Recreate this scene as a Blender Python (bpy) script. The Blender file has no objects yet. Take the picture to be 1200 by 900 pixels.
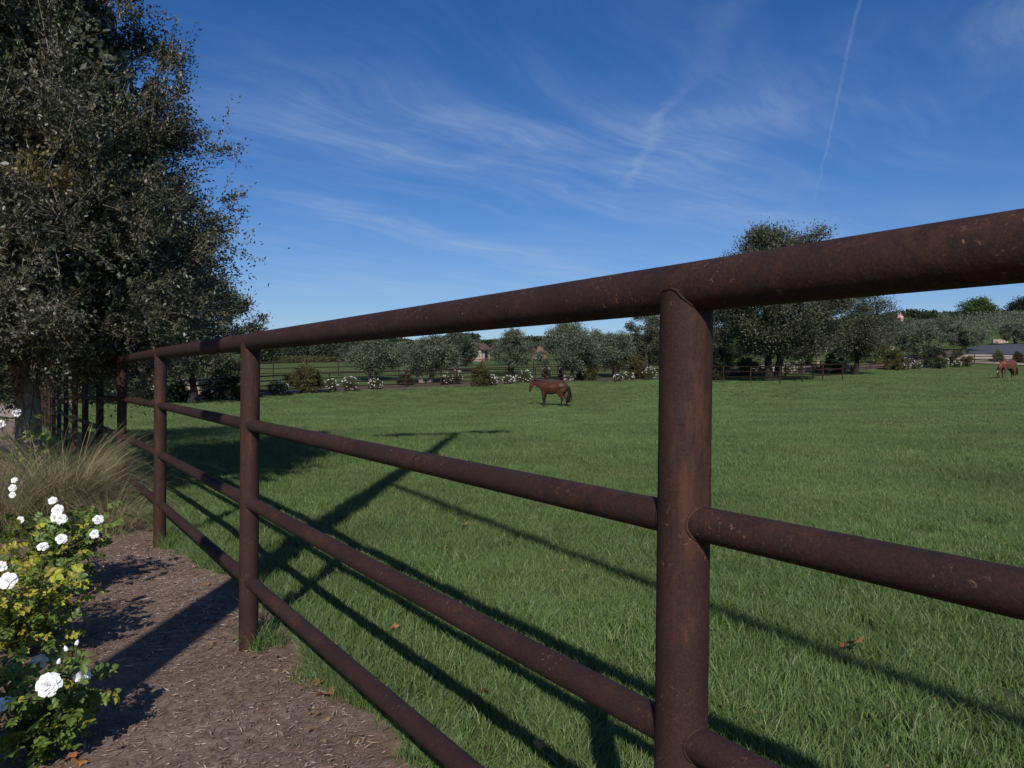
import bpy, bmesh, math, random
import numpy as np
from mathutils import Vector, Matrix, noise as mnoise

sc = bpy.context.scene
C = sc.collection
R = math.radians
rng = np.random.default_rng(7)
random.seed(7)

# ------------------------------------------------------------------ camera
EYE = 1.36
F = 880.0                       # focal length in pixels of the 1200 px wide photograph
PITCH, ROLL = R(0.508), R(0.6)
f0 = Vector((0, math.cos(PITCH), -math.sin(PITCH)))
r0 = Vector((1, 0, 0)); u0 = Vector((0, math.sin(PITCH), math.cos(PITCH)))
rt = r0*math.cos(ROLL) + u0*math.sin(ROLL)
up = u0*math.cos(ROLL) - r0*math.sin(ROLL)
cam = bpy.data.cameras.new('camera'); cam_o = bpy.data.objects.new('camera', cam); C.objects.link(cam_o)
m = Matrix((rt, up, -f0)).transposed().to_4x4(); m.translation = Vector((0, 0, EYE))
cam_o.matrix_world = m
cam.sensor_width = 36; cam.lens = 36*F/1200; cam.clip_start = 0.05; cam.clip_end = 9000
sc.camera = cam_o

# ------------------------------------------------------------------ light
SUN_EL, SUN_AZ = R(34.0), R(1.7)          # the sun stands behind the camera; AZ turns the shadows to the right
ld = Vector((math.sin(SUN_AZ)*math.cos(SUN_EL), math.cos(SUN_AZ)*math.cos(SUN_EL), -math.sin(SUN_EL)))
sun = bpy.data.lights.new('sun', 'SUN'); sun.energy = 3.9; sun.angle = R(0.53); sun.color = (1, .95, .87)
sun_o = bpy.data.objects.new('sun', sun); C.objects.link(sun_o)
sun_o.rotation_euler = ld.to_track_quat('-Z', 'Y').to_euler()
sun_o.location = (0, -20, 30)
sc.view_settings.view_transform = 'Standard'
sc.view_settings.look = 'None'
sc.view_settings.gamma = 1
sc.view_settings.use_curve_mapping = False
sc.view_settings.exposure = 0.08
sc.cycles.max_bounces = 6; sc.cycles.diffuse_bounces = 3; sc.cycles.transmission_bounces = 3

def ray(px, py):
    d = f0 + rt*((px-600)/F) - up*((py-450)/F)
    return d/d.y                            # scaled to one metre of depth along +Y

# ------------------------------------------------------------------ node helpers
class NT:
    def __init__(s, nt): s.nt = nt; s.n = nt.nodes; s.l = nt.links
    def new(s, t, **k):
        n = s.n.new(t)
        for a, b in k.items(): setattr(n, a, b)
        return n
    def put(s, sock, v):
        if isinstance(v, bpy.types.NodeSocket): s.l.new(v, sock)
        elif v is not None: sock.default_value = v
    def math(s, op, a, b=None, c=None, clamp=False):
        n = s.new('ShaderNodeMath', operation=op, use_clamp=clamp)
        s.put(n.inputs[0], a)
        if b is not None: s.put(n.inputs[1], b)
        if c is not None: s.put(n.inputs[2], c)
        return n.outputs[0]
    def vmath(s, op, a, b=None, out=0):
        n = s.new('ShaderNodeVectorMath', operation=op)
        s.put(n.inputs[0], a)
        if b is not None: s.put(n.inputs[1], b)
        return n.outputs[out]
    def noise(s, vec, scale, detail=4, rough=.55, dist=0, out=0):
        n = s.new('ShaderNodeTexNoise')
        s.put(n.inputs['Vector'], vec); n.inputs['Scale'].default_value = scale
        n.inputs['Detail'].default_value = detail; n.inputs['Roughness'].default_value = rough
        n.inputs['Distortion'].default_value = dist
        return n.outputs[out]
    def ramp(s, fac, stops, interp='LINEAR'):
        n = s.new('ShaderNodeValToRGB'); s.put(n.inputs[0], fac); e = n.color_ramp.elements
        n.color_ramp.interpolation = interp
        while len(e) < len(stops): e.new(.5)
        for el, (p, c) in zip(e, stops):
            el.position = p; el.color = (c, c, c, 1) if isinstance(c, (int, float)) else (*c, 1)
        return n.outputs[0]
    def mix(s, fac, a, b, typ='MIX'):
        n = s.new('ShaderNodeMix', data_type='RGBA', blend_type=typ)
        s.put(n.inputs[0], fac)
        s.put(n.inputs[6], (*a, 1) if isinstance(a, tuple) and len(a) == 3 else a)
        s.put(n.inputs[7], (*b, 1) if isinstance(b, tuple) and len(b) == 3 else b)
        return n.outputs[2]
    def mapr(s, v, a, b, c=0, d=1, typ='LINEAR'):
        n = s.new('ShaderNodeMapRange', interpolation_type=typ)
        s.put(n.inputs[0], v)
        for i, q in enumerate((a, b, c, d)): n.inputs[i+1].default_value = q
        return n.outputs[0]
    def scale(s, vec, sc3):
        n = s.new('ShaderNodeMapping'); s.put(n.inputs[0], vec); n.inputs[3].default_value = sc3
        return n.outputs[0]

def mat(name, rough=.7, spec=.3):
    mt = bpy.data.materials.new(name); mt.use_nodes = True
    t = NT(mt.node_tree); b = t.n['Principled BSDF']
    b.inputs['Roughness'].default_value = rough; b.inputs['Specular IOR Level'].default_value = spec
    return mt, t, b

# ------------------------------------------------------------------ sky
w = bpy.data.worlds.new("World"); sc.world = w; w.use_nodes = True
t = NT(w.node_tree); bg = t.n['Background']
sky = t.new('ShaderNodeTexSky', sky_type='NISHITA')
sky.sun_disc = False; sky.sun_elevation = SUN_EL; sky.sun_rotation = math.pi + SUN_AZ
sky.altitude = 200; sky.air_density = 1.0; sky.dust_density = 0.35; sky.ozone_density = 2.2
hs = t.new('ShaderNodeHueSaturation'); t.put(hs.inputs['Color'], sky.outputs[0]); hs.inputs['Saturation'].default_value = 1.33
tc = t.new('ShaderNodeTexCoord'); g = tc.outputs['Generated']
sx = t.new('ShaderNodeSeparateXYZ'); t.put(sx.inputs[0], g)
zz = t.math('MAXIMUM', sx.outputs[2], .035)
u = t.math('DIVIDE', sx.outputs[0], zz); v = t.math('DIVIDE', sx.outputs[1], zz)
cp = t.new('ShaderNodeCombineXYZ'); t.put(cp.inputs[0], u); t.put(cp.inputs[1], v); P = cp.outputs[0]
def sky_uv(px, py):
    d = ray(px, py); return (d.x/d.z, d.y/d.z)
# cirrus: streaks drawn out along one wind direction in the cloud plane, warped by a broad noise
warp = t.noise(P, .35, 3, .5, 0, out=1)
Pw = t.vmath('ADD', P, t.vmath('MULTIPLY', t.vmath('SUBTRACT', warp, (.5, .5, .5)), (1.8, 1.8, 0)))
rot = t.new('ShaderNodeMapping', vector_type='POINT'); t.put(rot.inputs[0], Pw)
rot.inputs[2].default_value = (0, 0, R(-48))
str_ = t.new('ShaderNodeMapping'); t.put(str_.inputs[0], rot.outputs[0]); str_.inputs[3].default_value = (.42, 2.0, 1)
fib = t.noise(str_.outputs[0], 1.1, 9, .62, .35)
fine = t.noise(t.scale(str_.outputs[0], (1, 2.6, 1)), 2.4, 7, .65, .5)
cover = t.noise(P, .42, 3, .5, .4)
st = t.math('MULTIPLY', t.mapr(fib, .36, .78, 0, 1, 'SMOOTHSTEP'), t.mapr(cover, .34, .56, .15, 1, 'SMOOTHSTEP'))
st = t.math('MULTIPLY', st, t.mapr(fine, .25, .75, .35, 1.15))
low = t.mapr(sx.outputs[2], .02, .30, .55, 1.0)
ci = t.math('MULTIPLY', t.math('MULTIPLY', st, low), .62)
veil = t.mapr(t.noise(P, .22, 4, .6, .5), .40, .75, 0, .10, 'SMOOTHSTEP')
ci = t.math('ADD', t.math('MULTIPLY', ci, .42), veil)
ci = t.math('MULTIPLY', ci, t.mapr(sx.outputs[2], .30, .45, 1, .55))
strk = t.math('MULTIPLY', t.mapr(fib, .32, .68, .08, 1.1), t.mapr(fine, .25, .75, .6, 1.15))
# contrails: straight lines in the cloud plane, frayed by noise
def trail(a, b, width, amt, wob, fray):
    ax, ay = sky_uv(*a); bx, by = sky_uv(*b)
    L = math.hypot(bx-ax, by-ay); tx, ty = (bx-ax)/L, (by-ay)/L
    nz = t.vmath('MULTIPLY', t.vmath('SUBTRACT', t.noise(P, fray, 5, .6, 0, out=1), (.5, .5, .5)), (wob, wob, 0))
    rel = t.vmath('SUBTRACT', t.vmath('ADD', P, nz), (ax, ay, 0))
    al = t.vmath('DOT_PRODUCT', rel, (tx, ty, 0), out=1); ac = t.vmath('DOT_PRODUCT', rel, (-ty, tx, 0), out=1)
    d = t.math('ABSOLUTE', ac)
    prof = t.mapr(d, 0, width, 1, 0, 'SMOOTHSTEP')
    ends = t.math('MULTIPLY', t.mapr(al, -.05*L, .12*L, 0, 1, 'SMOOTHSTEP'), t.mapr(al, .8*L, 1.05*L, 1, 0, 'SMOOTHSTEP'))
    brk = t.mapr(t.noise(P, fray*1.3, 6, .7), .3, .62, .15, 1)
    return t.math('MULTIPLY', t.math('MULTIPLY', t.math('MULTIPLY', prof, ends), brk), amt)
ci = t.math('ADD', ci, trail((1022, -60), (954, 240), .009, .12, .055, 1.8))
ci = t.math('ADD', ci, trail((792, 105), (728, 225), .045, .15, .22, 3.0))
ci = t.math('ADD', ci, trail((865, -10), (785, 118), .08, .07, .35, 2.5))
soft = None
for a_, b2_, wd_, am_, wb_ in (((230, 90), (1010, 290), .95, .62, 1.0), ((290, 215), (760, 345), .50, .60, .6), ((250, 40), (560, 170), .35, .22, .5), ((740, 200), (1190, -20), .50, .30, .7), ((1000, 20), (1260, 200), .9, .28, .9), ((560, 170), (950, 130), .3, .2, .5), ((320, 330), (700, 350), 1.2, .25, 1.0)):
    q_ = trail(a_, b2_, wd_, am_, wb_, .9); soft = q_ if soft is None else t.math('ADD', soft, q_)
ci = t.math('ADD', ci, t.math('MULTIPLY', t.math('MULTIPLY', soft, strk), .50))
ci = t.math('ADD', ci, t.mapr(sx.outputs[2], .0, .30, .20, 0, 'SMOOTHSTEP'))
ci = t.math('MINIMUM', ci, .75)
blue = t.mix(1, hs.outputs[0], (.50, .61, .84), 'MULTIPLY')
skyc = t.mix(ci, blue, (4.0, 5.0, 6.6))
t.put(bg.inputs[0], skyc); bg.inputs[1].default_value = 0.10

# ------------------------------------------------------------------ terrain
FD = ray(9, 436); FD = Vector((FD.x, FD.y)).normalized()          # run of the near fence
_b = ray(291, 762); P1 = Vector((_b.x, _b.y))*(-EYE/_b.z)         # foot of the second post
FN = Vector((FD.y, -FD.x))                                        # to the paddock side
BD = FN.copy()                                                    # run of the far fence, square to the near one
CORNER = P1 + FD*47.0
def hgt(px, py, y):
    r = ray(px, py); return (r.x*y, y, EYE + r.z*y)
ctl = []
def cz(x, y, z): ctl.append((x, y, z))
for s in (-9, -6, -3, 0, 2.8):
    for o in (-3, -1, 0, 2, 5, 9):
        q = P1 + FD*s + FN*o; cz(q.x, q.y, 0)
for s, z in ((5.6, -.03), (8.3, -.10), (11.2, -.17), (14, -.25), (20, -.36), (30, -.42), (47, -.35)):
    q = P1 + FD*s; cz(q.x, q.y, z)
for q in ((-1.2, 19, -.06), (5, 14, -.02), (12, 14, .05), (12, -20, 0), (-12, -20, 0), (0, -40, 0), (40, -10, .4), (-40, -10, -.2), (30, 15, .4), (-12, 8, -.05), (-25, 15, -.2)): cz(*q)
for px, py, y in ((643, 477, 43), (1175, 444, 59), (910, 450, 58), (1000, 435, 86), (1100, 428, 91), (1200, 427, 94),
                  (340, 463, 49.5), (389, 459.5, 52), (480, 455, 55.5), (552, 452, 58), (643, 448, 62.5), (750, 446, 68), (850, 443, 73), (200, 472, 46.3), (60, 474, 43),
                  (10, 478, 31), (1150, 417, 98), (1180, 405, 116), (1180, 389, 145), (1180, 374, 185), (1060, 410, 130), (900, 425, 110), (967, 408, 125), (750, 432, 90),
                  (640, 429, 95), (640, 418, 140), (450, 437, 75), (450, 421, 140), (300, 433, 85), (300, 423, 150), (150, 440, 70), (0, 452, 60), (-150, 455, 60), (1320, 425, 95), (1320, 400, 120)):
    cz(*hgt(px, py, y))
for k in range(24):
    a = k*math.tau/24; c = math.cos(a)
    cz(320*math.sin(a), 320*c, 12*max(0, c) + (6*max(0, math.sin(a)) if c > -.3 else 0))
ctl = np.array(ctl); CS = 60.0
def tps_k(d2): return np.where(d2 > 1e-12, .5*d2*np.log(np.maximum(d2, 1e-12)), 0)
_n = len(ctl); X = ctl[:, :2]/CS
K = tps_k(((X[:, None]-X[None])**2).sum(-1)) + np.eye(_n)*2e-4
Pm = np.c_[np.ones(_n), X]; A = np.block([[K, Pm], [Pm.T, np.zeros((3, 3))]])
W = np.linalg.solve(A, np.r_[ctl[:, 2], 0, 0, 0])
def Tz(x, y):
    x = np.asarray(x, float); y = np.asarray(y, float); sh = x.shape
    x = x.ravel(); y = y.ravel(); r = np.hypot(x, y); k = np.minimum(1, 320/np.maximum(r, 1e-6)); x = x*k/CS; y = y*k/CS
    out = np.empty(len(x))
    for i in range(0, len(x), 20000):
        xs, ys = x[i:i+20000], y[i:i+20000]
        d2 = (xs[:, None]-X[None, :, 0])**2 + (ys[:, None]-X[None, :, 1])**2
        out[i:i+20000] = tps_k(d2)@W[:_n] + W[_n] + W[_n+1]*xs + W[_n+2]*ys
    return out.reshape(sh)
def T(x, y): return float(Tz([x], [y])[0])
def G(px, y, dz=0):
    """the ground point at depth y in the column px"""
    x = (px-600)/F*y; z = T(x, y)
    for _ in range(3):
        z = T(x, y); x = ray(px, 450 - (z-EYE)/y*F*-0).x*y
        r = ray(px, 450 - (z-EYE)*F/y - 8); x = r.x*y
    return Vector((x, y, T(x, y)+dz))
def mheight(px_h, y): return px_h/F*y

# ------------------------------------------------------------------ object helpers
def tag(o, label=None, cat=None, group=None, kind=None):
    if label: o['label'] = label
    if cat: o['category'] = cat
    if group: o['group'] = group
    if kind: o['kind'] = kind
    return o
def empty(name, loc, rz=0):
    o = bpy.data.objects.new(name, None); C.objects.link(o); o.location = loc; o.rotation_euler = (0, 0, rz)
    o.empty_display_size = .2
    return o
def mesh_np(name, V, faces, m, parent=None, smooth=False, nv=3, uv=None):
    V = np.asarray(V, np.float32).reshape(-1, 3); faces = np.asarray(faces, np.int32).reshape(-1, nv)
    me = bpy.data.meshes.new(name)
    me.vertices.add(len(V)); me.vertices.foreach_set('co', V.ravel())
    me.loops.add(faces.size); me.loops.foreach_set('vertex_index', faces.ravel())
    me.polygons.add(len(faces)); me.polygons.foreach_set('loop_start', np.arange(0, faces.size, nv, dtype=np.int32))
    me.polygons.foreach_set('loop_total', np.full(len(faces), nv, np.int32))
    if smooth: me.polygons.foreach_set('use_smooth', np.ones(len(faces), bool))
    me.update(calc_edges=True); me.validate()
    if m: me.materials.append(m)
    o = bpy.data.objects.new(name, me); C.objects.link(o)
    if parent: o.parent = parent
    return o
def link_mesh(name, me, parent=None, loc=(0, 0, 0), rot=(0, 0, 0), scale=(1, 1, 1)):
    o = bpy.data.objects.new(name, me); C.objects.link(o)
    if parent: o.parent = parent
    o.location = loc; o.rotation_euler = rot; o.scale = scale
    return o
class MB:
    def __init__(s): s.v = []; s.f = []
    def add(s, vs, fs):
        n = len(s.v); s.v += [tuple(q) for q in vs]; s.f += [tuple(i+n for i in q) for q in fs]
    def tube(s, pts, rad, k=8, cap=True):
        pts = [Vector(p) for p in pts]; n = len(pts)
        if not isinstance(rad, (list, tuple)): rad = [rad]*n
        base = len(s.v); ref = None
        for i, p in enumerate(pts):
            d = (pts[min(i+1, n-1)]-pts[max(i-1, 0)]).normalized()
            if ref is None:
                ref = d.orthogonal().normalized()
            a = (ref - d*ref.dot(d)).normalized(); ref = a; b = d.cross(a)
            for j in range(k):
                an = math.tau*j/k; s.v.append(tuple(p + (a*math.cos(an)+b*math.sin(an))*rad[i]))
        for i in range(n-1):
            for j in range(k):
                q = base+i*k+j; q2 = base+i*k+(j+1) % k
                s.f.append((q, q2, q2+k, q+k))
        if cap:
            e0 = s.v[base:base+k]; e1 = s.v[base+(n-1)*k:base+n*k]; c0 = len(s.v); s.v += e0+e1
            s.f.append(tuple(c0+j for j in range(k-1, -1, -1))); s.f.append(tuple(c0+k+j for j in range(k)))
    def box(s, c, h, rz=0):
        cx, cy, czz = c; hx, hy, hz = h; ca, sa = math.cos(rz), math.sin(rz); vs = []
        for x in (-hx, hx):
            for y in (-hy, hy):
                for z in (-hz, hz): vs.append((cx+x*ca-y*sa, cy+x*sa+y*ca, czz+z))
        s.add(vs, [(0, 1, 3, 2), (4, 6, 7, 5), (0, 4, 5, 1), (2, 3, 7, 6), (0, 2, 6, 4), (1, 5, 7, 3)])
    def build(s, name, m, parent=None, smooth=False):
        me = bpy.data.meshes.new(name); me.from_pydata(s.v, [], s.f); me.update()
        if m: me.materials.append(m)
        if smooth: me.polygons.foreach_set('use_smooth', [True]*len(me.polygons))
        o = bpy.data.objects.new(name, me); C.objects.link(o)
        if parent: o.parent = parent
        return o

def leaves(P, D, S, L, Wd, fold=.25):
    """diamond leaves folded along the midrib: P base, D direction, S side (n,3); L, Wd (n,)"""
    P = np.asarray(P); D = D/np.linalg.norm(D, axis=1, keepdims=True)
    S = S - D*(S*D).sum(1, keepdims=True); S /= np.maximum(np.linalg.norm(S, axis=1, keepdims=True), 1e-6)
    N = np.cross(D, S); L = np.asarray(L)[:, None]; Wd = np.asarray(Wd)[:, None]
    V = np.stack([P, P+D*L*.48+S*Wd*.5+N*Wd*fold, P+D*L, P+D*L*.48-S*Wd*.5+N*Wd*fold], 1)
    i = np.arange(len(P))[:, None]*4
    Fc = np.stack([np.c_[i, i+1, i+2], np.c_[i, i+2, i+3]], 1)
    return V.reshape(-1, 3), Fc.reshape(-1, 3)
def unit(n):
    d = rng.normal(size=(n, 3)); return d/np.linalg.norm(d, axis=1, keepdims=True)

# ------------------------------------------------------------------ materials
def leaf_mat(name, cols, rough=.5, spec=.35, trans=.25, pos_scale=.8, back=None, patch=None):
    mt, t, b = mat(name, rough, spec)
    gm = t.new('ShaderNodeNewGeometry')
    c = t.ramp(gm.outputs['Random Per Island'], [(i/(len(cols)-1), q) for i, q in enumerate(cols)])
    nz = t.noise(gm.outputs['Position'], pos_scale, 3)
    c = t.mix(1, c, t.ramp(nz, [(.3, .72), (.7, 1.22)]), 'MULTIPLY')
    if patch:
        pn = t.math('MULTIPLY', t.mapr(t.noise(gm.outputs['Position'], .55, 4, .62, .6), .46, .70, 0, 1), patch[1]); c = t.mix(pn, c, patch[0])
    if back: c = t.mix(t.math('MULTIPLY', gm.outputs['Backfacing'], .8), c, back)
    t.put(b.inputs['Base Color'], c)
    tr = t.new('ShaderNodeBsdfTranslucent'); t.put(tr.inputs[0], t.mix(.5, c, (.12, .16, .02)))
    mx = t.new('ShaderNodeMixShader'); mx.inputs[0].default_value = trans
    t.put(mx.inputs[1], b.outputs[0]); t.put(mx.inputs[2], tr.outputs[0])
    t.put(t.n['Material Output'].inputs[0], mx.outputs[0])
    return mt
M = {}
M['oak_leaf'] = leaf_mat('oak_leaf', [(.042, .046, .026), (.072, .076, .048), (.060, .067, .035), (.102, .102, .074), (.155, .15, .112)], .42, .5, .12, 1.2)
M['oak_leaf_warm'] = leaf_mat('oak_leaf_warm', [(.12, .09, .025), (.17, .13, .04), (.10, .10, .03)], .5, .4, .15)
M['far_oak_leaf'] = leaf_mat('far_oak_leaf', [(.040, .045, .026), (.072, .076, .044), (.115, .112, .072)], .5, .35, .12, .5)
M['olive_leaf'] = leaf_mat('olive_leaf', [(.065, .082, .044), (.105, .122, .072), (.150, .165, .108)], .5, .4, .12, .5)
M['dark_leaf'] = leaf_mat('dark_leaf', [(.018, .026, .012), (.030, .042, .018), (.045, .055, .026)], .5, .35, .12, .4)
M['bush_leaf'] = leaf_mat('bush_leaf', [(.050, .055, .018), (.075, .078, .028), (.10, .09, .035)], .55, .3, .15, .7)
M['bright_leaf'] = leaf_mat('bright_leaf', [(.10, .13, .025), (.16, .18, .04), (.13, .17, .05)], .55, .3, .2, .4)
M['green_leaf'] = leaf_mat('green_leaf', [(.035, .065, .018), (.055, .09, .028), (.075, .11, .035)], .55, .3, .15, .2)
M['eucalyptus_leaf'] = leaf_mat('eucalyptus_leaf', [(.040, .055, .035), (.06, .075, .05), (.08, .09, .06)], .55, .3, .15, .2)
M['rose_leaf'] = leaf_mat('rose_leaf', [(.085, .140, .030), (.150, .220, .045), (.11, .175, .036), (.22, .28, .06)], .42, .45, .25, 6)
M['rose_leaf_yellow'] = leaf_mat('rose_leaf_yellow', [(.40, .39, .045), (.54, .50, .05), (.30, .36, .05), (.42, .28, .06)], .5, .35, .3, 6)
M['grass_blade'] = leaf_mat('grass_blade', [(.066, .130, .030), (.106, .188, .045), (.152, .235, .072), (.084, .156, .036), (.15, .21, .085), (.26, .26, .14)], .5, .38, .2, .35, patch=((.19, .21, .08, 1), .38))
M['dry_grass'] = leaf_mat('dry_grass', [(.36, .29, .17), (.17, .18, .08), (.48, .39, .25), (.24, .22, .11), (.13, .16, .07)], .6, .3, .2, 2)
M['white_petal'] = leaf_mat('white_petal', [(.80, .80, .76), (.86, .86, .84)], .5, .25, .15, 30)

mt, t, b = mat('petal', .5, .25); b.inputs['Base Color'].default_value = (.84, .84, .81, 1)
b.inputs['Subsurface Weight'].default_value = .15; b.inputs['Subsurface Radius'].default_value = (.01, .01, .008); M['petal'] = mt
mt, t, b = mat('stamen', .6); b.inputs['Base Color'].default_value = (.45, .30, .05, 1); M['stamen'] = mt

def bark(name, c1, c2, sc_=6, bump=.03):
    mt, t, b = mat(name, .9, .15); tc = t.new('ShaderNodeTexCoord'); o = tc.outputs['Object']
    n = t.noise(t.scale(o, (1, 1, .25)), sc_, 8, .65, .3)
    vo = t.new('ShaderNodeTexVoronoi', feature='DISTANCE_TO_EDGE'); t.put(vo.inputs['Vector'], t.scale(o, (1, 1, .3))); vo.inputs['Scale'].default_value = sc_*3
    crack = t.mapr(vo.outputs[0], 0, .12)
    t.put(b.inputs['Base Color'], t.mix(t.math('MULTIPLY', crack, t.mapr(n, .3, .7)), c1, c2))
    bp = t.new('ShaderNodeBump'); bp.inputs[0].default_value = .8; bp.inputs[1].default_value = bump
    t.put(bp.inputs[3] if bp.inputs[3].name == 'Height' else bp.inputs['Height'], t.math('ADD', t.math('MULTIPLY', crack, .6), n)); t.put(b.inputs['Normal'], bp.outputs[0])
    return mt
M['bark'] = bark('bark', (.035, .028, .024), (.13, .11, .095))
M['bark_pale'] = bark('bark_pale', (.17, .135, .11), (.44, .37, .32), 4)
M['bark_dark'] = bark('bark_dark', (.02, .017, .015), (.06, .05, .045))
M['stem'] = bark('stem', (.06, .07, .025), (.14, .13, .06), 30, .004)

def rust(name, base1, base2, orange_amt, along=None):
    mt, t, b = mat(name, .55, .22); tc = t.new('ShaderNodeTexCoord'); o = tc.outputs['Object']
    gm = t.new('ShaderNodeNewGeometry')
    n1 = t.noise(o, 7, 6, .6); n2 = t.noise(o, 42, 8, .7); n3 = t.noise(o, 190, 4, .7)
    c = t.mix(t.mapr(n1, .35, .65), base1, base2)
    c = t.mix(1, c, t.ramp(n3, [(.3, .66), (.72, 1.4)]), 'MULTIPLY')
    # orange bloom of rust, vertical streaks on the posts
    stv = t.noise(t.scale(o, (1, 1, .22) if along == 'z' else (1, 1, 1)), 34, 7, .72)
    big = t.noise(o, 2.6, 4, .6)
    if along == 'z': big = t.noise(t.scale(o, (9, 9, 2.2)), 1, 4, .6, .4)
    om = t.math('MULTIPLY', t.mapr(stv, .42, .66, 0, 1, 'SMOOTHSTEP'), t.mapr(big, .44, .60, .10, 1, 'SMOOTHSTEP'))
    c = t.mix(t.math('MULTIPLY', om, orange_amt), c, (.098, .038, .019))
    # pale flecks and scale spots, scattered on the upper side
    vo = t.new('ShaderNodeTexNoise'); t.put(vo.inputs['Vector'], o); vo.inputs['Scale'].default_value = 105; vo.inputs['Detail'].default_value = 4; vo.inputs['Roughness'].default_value = .65; vo.inputs['Distortion'].default_value = .8
    sp = t.math('MULTIPLY', t.mapr(vo.outputs[0], .60, .72, 0, 1), t.mapr(t.noise(o, 6.5, 3, .6), .50 if along else .46, .60, 0, 1))
    c = t.mix(t.math('MULTIPLY', sp, .55), c, (.36, .21, .14))
    pit = t.mapr(t.noise(o, 120, 3, .6), .66, .72)
    c = t.mix(t.math('MULTIPLY', pit, .6), c, (.012, .008, .008))
    t.put(b.inputs['Base Color'], c)
    t.put(b.inputs['Roughness'], t.mapr(n2, .3, .7, .58, .85))
    bp = t.new('ShaderNodeBump'); bp.inputs[0].default_value = .55; bp.inputs['Distance'].default_value = .0025
    t.put(bp.inputs['Height'], t.math('ADD', t.math('MULTIPLY', n3, .5), n2)); t.put(b.inputs['Normal'], bp.outputs[0])
    return mt
M['rust_post'] = rust('rust_post', (.030, .0150, .0130), (.041, .0195, .0150), .70, 'z')
M['rust_rail'] = rust('rust_rail', (.028, .0145, .0138), (.039, .0190, .0165), .50)
M['rust_far'] = rust('rust_far', (.020, .012, .010), (.034, .018, .015), .3)

def flat(name, col, rough=.8, var=.15, sc_=3):
    mt, t, b = mat(name, rough, .2); tc = t.new('ShaderNodeTexCoord')
    n = t.noise(tc.outputs['Object'], sc_, 6, .6)
    t.put(b.inputs['Base Color'], t.mix(1, (*col, 1), t.ramp(n, [(.3, 1-var), (.7, 1+var)]), 'MULTIPLY'))
    return mt
M['horse_eye'] = flat('horse_eye', (.01, .008, .006), .2)
M['stucco'] = flat('stucco', (.42, .33, .24)); M['terracotta'] = flat('terracotta', (.19, .10, .07)); M['roof'] = flat('roof', (.13, .08, .055), .8, .3, 1.5)
M['glass'] = flat('glass', (.03, .035, .04), .1); M['white_trim'] = flat('white_trim', (.55, .52, .47)); M['steel'] = flat('steel', (.4, .4, .4), .4)
M['pole_wood'] = bark('pole_wood', (.07, .05, .035), (.16, .12, .09), 8); M['black_cable'] = flat('black_cable', (.02, .02, .02))
M['asphalt'] = flat('asphalt', (.075, .078, .095), .85, .2, .6); M['sand'] = flat('sand', (.38, .31, .24), .9, .2, .5); M['shoulder'] = flat('shoulder', (.36, .28, .23), .9, .25, .5)

# ground turf: seen bare only between and beyond the blades
mt, t, b = mat('turf', .95, .05); gm = t.new('ShaderNodeNewGeometry'); p = gm.outputs['Position']
nA = t.noise(p, .25, 5, .6); nB = t.noise(p, 3.0, 6, .65); nC = t.noise(p, 40, 4, .7)
c = t.mix(t.mapr(nA, .3, .7), (.078, .108, .034), (.104, .138, .048))
c = t.mix(t.mapr(nB, .45, .75, 0, .5), c, (.130, .150, .062))
c = t.mix(1, c, t.ramp(nC, [(.3, .6), (.7, 1.25)]), 'MULTIPLY')
t.put(b.inputs['Base Color'], c)
bp = t.new('ShaderNodeBump'); bp.inputs[0].default_value = .7; bp.inputs['Distance'].default_value = .04; t.put(bp.inputs['Height'], nC); t.put(b.inputs['Normal'], bp.outputs[0])
M['turf'] = mt
# mulch: shredded bark seen as fine fibres
mt, t, b = mat('mulch', .95, .1); gm = t.new('ShaderNodeNewGeometry'); p = gm.outputs['Position']
nA = t.noise(p, 1.3, 5, .6); nB = t.noise(p, 22, 8, .7, .8); nC = t.noise(t.scale(p, (1, 2.4, 1)), 90, 6, .75, 1.2)
c = t.mix(t.mapr(nB, .3, .7), (.120, .076, .054), (.46, .345, .27))
c = t.mix(t.mapr(nC, .55, .72), c, (.64, .53, .43))
c = t.mix(t.mapr(nC, .42, .28), c, (.02, .013, .012))
c = t.mix(1, c, t.ramp(nA, [(.3, (.72, .64, .60)), (.7, (1.15, 1.12, 1.12))]), 'MULTIPLY')
t.put(b.inputs['Base Color'], c)
bp = t.new('ShaderNodeBump'); bp.inputs[0].default_value = 1; bp.inputs['Distance'].default_value = .018
t.put(bp.inputs['Height'], t.math('ADD', nB, t.math('MULTIPLY', nC, .6))); t.put(b.inputs['Normal'], bp.outputs[0])
M['mulch'] = mt
M['chip'] = leaf_mat('chip', [(.08, .045, .028), (.23, .155, .11), (.42, .32, .25), (.16, .09, .058), (.32, .23, .175), (.62, .53, .44)], .9, .1, 0, 3)
M['bed'] = flat('bed', (.115, .078, .058), .95, .35, 1.5)
M['litter'] = leaf_mat('litter', [(.10, .055, .025), (.20, .11, .05), (.26, .19, .10), (.14, .09, .05)], .8, .15, .1, 10)
M['dead_leaf'] = leaf_mat('dead_leaf', [(.30, .12, .04), (.38, .19, .08)], .7, .2, .2, 20)

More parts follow.
